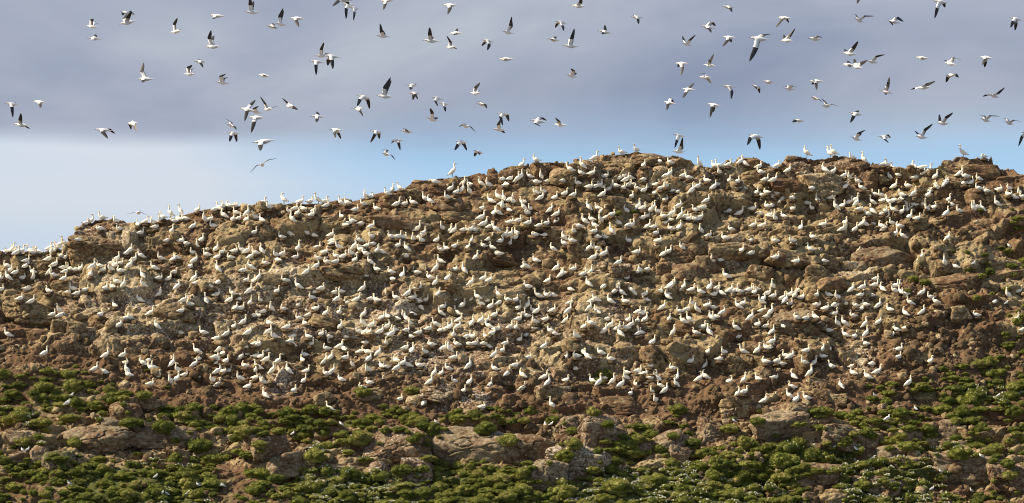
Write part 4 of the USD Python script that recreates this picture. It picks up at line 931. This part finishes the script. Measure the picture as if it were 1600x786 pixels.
instancer('/World/gannet_colony', protos, [d['q'] - np.array([0, 0, .012]) for d in mass], [d['yaw'] for d in mass], [[d['s']] * 3 for d in mass], [d['form'] for d in mass],
          'dense mass of white gannets crowding the upper and middle slope', 'gannets')
# low nest mounds of trampled earth and weed under the sitting birds
s_ = trimesh.creation.icosphere(3); NESTF = []
for k in range(4):
    v = np.array(s_.vertices); v = v * (0.85 + .5 * (meshkit.fbm(v * 2.5 + k * 4, 3, k) - .5))[:, None] * [1, 1, .55]; NESTF.append((v, np.array(s_.faces)))
sit = [d for d in info if d['pose'] in 'sn']
instancer('/World/nest_mounds', [(v, f, M_NEST, True, None, None) for v, f in NESTF], [d['q'] - np.array([0, 0, .09]) for d in sit], [rng.uniform(0, 6) for d in sit], [[rng.uniform(.2, .3)] * 2 + [rng.uniform(.18, .24)] for d in sit], rng.integers(0, 4, len(sit)),
          'low nest mounds of dark earth and weed under sitting gannets', 'nests')

# ------------------------------------------------------------------ small gulls and fulmars on the lower slope
GULLS = "106,636,r;244,670,l;113,622,r;37,708,l;44,707,r;244,749,r;110,760,l;254,775,r;262,776,l;294,775,r;311,762,l;345,763,r;350,763,l;682,664,l;534,667,l;458,682,r;476,730,l;503,710,r;1147,662,l;852,667,l;861,667,r;1229,710,l;1302,703,r;1337,706,l;1360,722,w;1455,768,r;1469,741,l;1532,717,l;1430,643,l;1558,623,r;1366,622,l;1520,416,r;1576,388,l;1517,771,l;1385,660,r;1571,478,r"
def gull(turn=0.0):
    g = perched(.50, .25, [(.01, .06), (-.02, .06)], turn, legs=True)
    v, f, t = g['body']; t = np.tile([[.74, .73, .69]], (len(v), 1))
    back = (v[:, 0] > -.02) & (v[:, 2] > .20) & (v[:, 2] < .40); t[back] = [.42, .43, .45]
    g['body'] = (v, f, t); return g
GF = [gull(0), gull(1.1)]
UsdGeom.Scope.Define(stage, '/World/gull_forms')
for i, parts in enumerate(GF):
    stage.CreateClassPrim(f'/World/gull_forms/form_{i:03d}')
    for nm, g in parts.items(): put_mesh(f'/World/gull_forms/form_{i:03d}/{nm}', g[0], g[1], M_YBILL if nm == 'bill' else PART_MAT[nm], True, g[2] if len(g) > 2 else None)
gl = {}
for i, e in enumerate(GULLS.split(';')):
    px, py, c = e.split(','); px, py = float(px), float(py)
    b = BL[landmark(px, py)]; dx, dy = px - float(b[0]), py - float(b[1])
    rel = 'above' if dy < -abs(dx) * .6 else 'below' if dy > abs(dx) * .6 else 'left of' if dx < 0 else 'right of'
    gl.setdefault(f"small grey backed white gull facing {'left' if c == 'l' else 'right'} {rel} {' '.join(b[7].split()[:6])}", []).append((px, py, c, i))
for lab, lst in gl.items():
    for w, (px, py, c, i) in ordinal(lab, lst, lambda d: d[0]):
        lab = ' '.join(lab.split()[:16 if len(lst) == 1 else 12])
        q, _ = ground_at(px, py, 20)
        x = xform(numbered('/World', 'gull'), q + np.array([0, -.25, .06]), rotz((0 if c == 'l' else math.pi) + rng.normal(0, .4)), .40 if px not in (106.0, 1385.0) else .62)
        x.GetPrim().GetReferences().AddInternalReference(f'/World/gull_forms/form_{i % 2:03d}'); x.GetPrim().SetInstanceable(True)
        tag(x.GetPrim(), lab if len(lst) == 1 else f'{lab}, {w}', 'gull', 'small gulls among the cushions')

# ------------------------------------------------------------------ gannets in flight
# per bird: bill tip and tail tip, then wrist and wing tip of the near wing, then of the far wing, in pixels of the tile enlarged 5.615 times
FLY = """@0,0
750,222 872,243 805,185,832,181 815,190,845,192
765,334 893,342 812,358,826,369 825,310,819,286
1060,106 1168,120 1085,120,1090,150 1115,95,1160,112
1035,212 1208,182 1128,165,1165,118 1078,155,1090,110
@200,0
360,282 480,272 405,215,437,170 435,250,455,240
712,130 858,147 755,165,765,185 790,130,800,128
672,405 825,412 712,340,735,283 725,345,738,300
575,540 695,542 640,560,667,602 630,520,595,503
480,643 605,655 530,600,570,584 545,600,572,590
80,686 235,698 135,715,150,740 115,620,127,550
768,718 895,734 815,675,862,662 830,680,860,668
1020,103 1163,110 1072,45,1078,-5 1080,45,1090,0
@400,0
90,230 200,238 160,245,185,268 145,205,135,188
170,207 270,217 205,150,237,82 215,150,237,90
290,157 435,165 350,190,380,245 370,150,345,143
460,-40 590,-30 520,-20,517,12 530,-30,540,-20
690,-5 865,5 725,15,683,65 790,10,800,15
755,42 880,45 790,85,792,180 815,38,830,28
820,70 910,76 865,110,858,182 850,60,855,50
1085,3 1218,5 1130,45,1122,95 1150,5,1140,0
1055,315 1180,320 1100,290,1092,226 1115,290,1105,250
515,492 640,485 572,440,597,390 600,465,628,452
590,488 745,502 665,540,678,610 625,520,620,555
470,535 605,547 525,580,530,658 545,530,515,520
15,648 130,675 70,665,100,685 40,650,22,645
@600,0
510,38 655,52 575,80,562,135 580,30,550,20
565,293 695,288 622,305,620,325 630,265,638,235
335,350 500,364 400,315,402,265 410,320,395,285
540,410 640,415 580,375,555,332 600,405,635,415
855,352 970,367 920,395,908,447 880,365,857,387
1035,275 1140,294 1105,220,1118,158 1115,225,1120,175
998,518 1150,520 1040,525,1032,535 1080,508,1095,500
@800,0
515,45 655,60 595,30,605,-10 570,25,555,18
375,190 485,203 440,235,448,280 395,200,382,225
312,342 425,357 355,355,345,370 370,325,385,305
445,400 595,408 520,340,543,267 510,340,495,350
748,268 885,293 800,295,785,318 815,255,818,207
1042,150 1153,153 1098,175,1103,222 1085,125,1062,120
470,655 580,675 535,630,515,617 550,635,562,625
@1000,0
715,58 840,66 783,80,795,120 780,40,765,22
528,230 670,250 595,260,613,300 625,190,665,215
362,380 465,395 430,360,475,322 385,345,378,305
718,320 850,335 760,360,722,412 790,335,808,352
950,328 1145,352 1005,430,962,530 1085,295,1150,280
305,552 430,560 365,600,358,662 345,555,340,570
555,562 668,582 605,545,638,490 620,545,632,540
518,668 622,685 580,690,615,737 575,640,530,632
@1200,0
85,147 205,165 115,175,65,243 160,150,190,180
110,350 225,360 185,315,228,262 150,330,148,292
345,333 480,350 430,325,460,350 385,320,370,320
720,-30 850,-20 785,-5,770,43 795,-20,810,-10
755,165 848,193 845,145,920,147 790,145,780,108
1043,180 1173,203 1062,195,1078,235 1130,150,1190,180
650,462 790,482 740,425,775,378 695,445,683,415
655,557 760,580 705,575,703,605 715,545,712,518
735,570 830,605 810,560,853,542 765,545,768,505
860,535 980,548 945,500,1012,485 905,525,875,510
-58,715 70,725 5,725,15,730 -5,715,10,710
@1400,0
320,8 465,25 355,70,335,157 420,20,445,45
990,153 1120,180 1015,195,990,248 1055,205,1060,250
165,500 300,518 215,515,215,527 240,495,225,488
425,540 535,577 500,515,565,530 465,525,440,518
738,492 845,517 765,530,742,580 790,535,795,572
435,655 530,665 505,660,530,690 460,670,458,703
@0,130
42,178 170,188 110,220,120,298 115,165,85,155
285,155 405,172 355,190,372,225 350,148,330,142
112,353 265,377 185,330,205,283 215,375,230,385
825,403 990,418 905,435,955,490 935,395,985,428
@200,130
-10,345 95,352 60,380,83,427 5,360,8,390
978,215 1125,250 1045,255,1030,333 1070,180,1102,138
1075,240 1175,262 1110,230,1150,215 1100,245,1110,250
1050,297 1210,305 1105,350,1087,430 1130,290,1145,285
862,357 960,385 935,385,960,418 895,335,850,305
870,435 985,442 905,470,900,518 935,455,943,502
@400,130
-35,522 170,500 40,555,52,605 60,510,80,505
60,225 155,225 80,185,45,130 130,210,178,187
255,195 345,205 325,218,370,240 275,175,228,128
475,290 610,297 535,320,537,352 535,265,525,238
885,105 1020,138 910,150,893,205 975,150,990,210
860,223 940,225 910,245,942,295 855,213,822,208
640,402 765,415 690,435,700,485 715,435,735,475
1000,415 1120,437 1045,450,1010,520 1070,440,1075,475
50,712 60,720 10,725,-50,790 105,675,175,660
1050,107 1218,123 1128,45,1178,-38 1135,50,1178,-25
@600,130
-14,617 55,627 65,635,98,678 20,580,-22,577
190,15 305,25 235,45,232,70 265,0,235,-5
210,88 325,90 270,105,297,150 255,95,250,132
418,125 525,142 450,165,470,208 465,115,480,120
480,177 578,185 530,215,538,257 520,170,505,170
372,302 475,333 420,270,408,236 440,300,467,290
750,80 858,92 800,45,840,10 820,60,838,50
810,180 925,192 880,190,900,230 850,160,812,150
988,268 1110,272 1020,305,1038,370 1075,280,1093,320
955,405 1075,410 1000,370,1015,340 1030,415,1055,425
147,418 265,430 190,415,220,445 180,395,165,383
60,505 178,497 125,530,143,590 100,485,60,515
680,372 755,378 755,385,798,430 700,352,658,370
628,512 735,520 645,545,622,592 695,530,723,578
780,590 880,618 830,615,835,638 800,610,790,630
@800,130
155,325 308,345 200,360,240,390 245,295,300,315
360,358 488,372 405,340,380,318 410,345,395,328
@1000,130
365,45 488,62 395,90,372,135 430,35,475,-10
718,25 840,35 800,75,795,138 775,10,760,15
975,18 1070,45 1000,35,1008,65 1040,30,1057,72
200,157 325,187 238,190,230,242 270,130,298,158
585,177 718,205 625,215,610,300 645,205,650,235
285,448 400,470 320,500,302,565 345,455,360,460
280,600 407,600 355,550,367,490 365,560,370,500
950,450 1100,480 960,485,935,545 1040,500,1058,568
@1200,130
130,42 250,55 200,30,240,50 185,15,160,15
360,-25 490,-13 410,10,415,65 405,-10,400,-5
372,125 460,140 440,150,457,175 410,110,395,100
465,200 560,200 555,190,607,212 510,165,482,125
215,322 328,333 235,330,203,352 290,318,300,316
708,258 845,280 740,295,712,350 775,250,808,227
720,472 832,503 785,445,835,422 790,450,830,430
960,468 1085,475 1015,500,1037,532 1040,450,1085,470
978,55 1098,95 1040,30,1055,-40 1035,75,1050,85
@1400,130
175,38 310,38 265,15,330,-10 165,42,142,48
805,97 915,125 880,95,937,50 800,98,780,105
350,348 482,357 430,305,487,267 390,325,393,267
165,465 292,480 250,410,335,347 200,440,182,408
735,312 840,333 815,290,895,295 780,280,750,268
945,337 1045,360 1020,330,1075,345 985,310,960,300
1095,432 1220,440 1100,470,1072,550 1150,430,1160,435
@0,270
1205,355 1225,345 1235,348,1308,378 1180,345,1106,358"""
rng = np.random.default_rng(120)
FL = []
ox = oy = 0.0
for ln in FLY.split('\n'):
    if ln[0] == '@': ox, oy = map(float, ln[1:].split(',')); continue
    z = [float(t) for t in ln.replace(',', ' ').split()]
    FL.append([(ox + z[i] / 5.615, oy + z[i + 1] / 5.615) for i in range(0, 12, 2)])
BODY = [(-.335, .018, .018, .0), (-.30, .036, .038, .002), (-.26, .045, .046, .004), (-.20, .05, .052, .002), (-.12, .085, .085, -.006), (0.0, .112, .105, -.012), (.12, .105, .09, -.01), (.24, .075, .055, 0.0), (.33, .052, .024, .005), (.44, .025, .010, .008), (.48, .006, .005, .01)]
fly_info = []
for bi, b in enumerate(FL):
    (bx, by), (tx, ty), nw, nt, fw, ft = b
    L2 = math.hypot(tx - bx, ty - by)
    big = L2 > 33
    scale = np.clip(L2 / .90, 26.0, 31.0) if not big else L2 / .93      # photograph pixels per metre at the bird
    dist = FPX / scale
    m = 1.0 / scale
    ax2 = np.array([(tx - bx) * m, -(ty - by) * m]); l2 = np.linalg.norm(ax2)
    dyb = math.sqrt(max(.93 ** 2 - l2 ** 2, 0)) * (1 if rng.random() < .5 else -1)
    back = np.array([ax2[0], dyb, ax2[1]]); back /= np.linalg.norm(back)
    cpx, cpy = (bx + (tx - bx) * .47), (by + (ty - by) * .47)
    C = from_px(cpx, cpy, CAM_Y + dist)
    # the bird's own frame: x to the tail, y away from the camera, z up
    yv = np.array([0, 1.0, 0]) - back * back[1]
    if np.linalg.norm(yv) < .3: yv = np.array([1.0, 0, 0]) - back * back[0]
    yv /= np.linalg.norm(yv); zv = np.cross(back, yv)
    if zv[2] < 0: zv = -zv; yv = -yv
    R = np.stack([back, yv, zv], 1)
    parts = []
    q = smooth_path([(x, 0, z, a, b_) for x, a, b_, z in BODY], 20)
    lv, lf = loft(q[:, :3], q[:, 3], q[:, 4], 10); parts.append((lv @ R.T, lf))
    tips = []
    for (w, t, sgn) in ((nw, nt, -1), (fw, ft, 1)):
        t = (w[0] + (t[0] - w[0]) * 1.12, w[1] + (t[1] - w[1]) * 1.12)
        r0 = R @ np.array([-.06, .05 * (sgn if yv[1] > 0 else -sgn), .03])
        def rel(pt): return np.array([(pt[0] - cpx) * m, 0, -(pt[1] - cpy) * m])
        w3, t3 = rel(w), rel(t)
        d1 = w3 - r0; d1[1] = 0; l1 = np.linalg.norm(d1); 
        if l1 > .50: d1 *= .50 / l1; l1 = .50
        w3 = r0 + d1 + np.array([0, sgn * math.sqrt(max(.42 ** 2 - l1 ** 2, .02 ** 2)), 0])
        d2 = t3 - w3; d2[1] = 0; l2_ = np.linalg.norm(d2)
        if l2_ > .62: d2 *= .62 / l2_; l2_ = .62
        t3 = w3 + d2 + np.array([0, sgn * math.sqrt(max(.52 ** 2 - l2_ ** 2, .02 ** 2)), 0])
        inner, outer = wing_panel(r0, w3, t3, back, .235)
        parts.append(inner); tips.append(outer)
        b.append(t3)
    try: v, f = union(parts)
    except Exception: v, f = parts[0]
    x = v @ back
    headc = R @ np.array([-.27, 0, .005])
    near = np.exp(-(np.maximum(np.linalg.norm(v - headc, axis=1) - .05, 0) / .05) ** 2)
    tint = np.array([.70, .70, .695]) + (BUFF - WHITE) * (near * .6)[:, None]
    off = v - x[:, None] * back; rad = np.linalg.norm(off, axis=1)
    wing_w = np.clip((rad - .10) / .06, 0, 1) * np.clip((x - .0) / .05, 0, 1)      # grey flight feathers behind the white coverts
    tint = tint + (np.array([.32, .32, .335]) - tint) * (wing_w * .9)[:, None]
    bl = smooth_path([(-.325, 0, 0, .020, .021), (-.385, 0, -.004, .013, .015), (-.45, 0, -.010, .003, .004)], 5)
    blv, blf = loft(bl[:, :3], bl[:, 3], bl[:, 4], 6)
    path = numbered('/World', 'flying_gannet')
    X = xform(path, C)
    put_mesh(path + '/body', v, f, M_BIRD, 40, None) if False else put_mesh(path + '/body', v, f, M_BIRD, True, tint)
    put_mesh(path + '/bill', blv @ R.T, blf, M_BILL, True)
    for k, o in enumerate(tips): put_mesh(path + ('/wing_tip' if k == 0 else '/wing_tip_001'), o[0], o[1], M_BLACK, 40)
    un, uf = (b[6][2]) / .8, (b[7][2]) / .8
    if un > .35 and uf > .35: wp = 'with both wings raised'
    elif un < -.35 and uf < -.35: wp = 'with both wings pressed down'
    elif max(un, uf) > .3 and min(un, uf) < -.2: wp = 'banking with one wing up and one down'
    elif max(un, uf) > .5: wp = 'with one wing straight up'
    elif max(un, uf) > .2: wp = 'with one wing lifted'
    elif min(un, uf) < -.6: wp = 'with one long wing straight down'
    elif min(un, uf) < -.2: wp = 'with one wing dipped'
    else: wp = 'gliding with level wings'
    fly_info.append((cpx, cpy, wp, X.GetPrim(), big))
sections = ['over the far left sky', 'over the left bluff', 'over the left ridge', 'over the ridge step', 'over the middle ridge', 'over the summit', 'over the saddle', 'over the right crags', 'over the far right outcrop']
bands = [(35, 'at the top edge'), (95, 'high in the grey cloud'), (165, 'in mid cloud'), (205, 'at the cloud base'), (400, 'in the clear strip')]
fg = {}
for it_ in fly_info:
    sec = sections[int(np.clip(it_[0] / 1600 * 9, 0, 8))]; bd = next(n for lim_, n in bands if it_[1] < lim_)
    fg.setdefault(f"{'large near' if it_[4] else 'flying'} gannet {it_[2]} {bd} {sec}", []).append(it_)
for lab, lst in fg.items():
    for w, it_ in ordinal(lab, lst, lambda d: d[0]):
        full = lab if len(lst) == 1 else f'{lab}, {w}'
        t = full.split()
        if len(t) > 16: full = full.replace(' from left', '').replace('leftmost', 'first').replace('large near', 'large').replace('with both wings ', 'wings ').replace('with one ', 'one ').replace('banking one wing up and one down', 'banking steeply').replace('banking with one wing up and one down', 'banking').replace('over the ', 'over ')
        tag(it_[3], full, 'gannet', 'gannets flying across the sky')
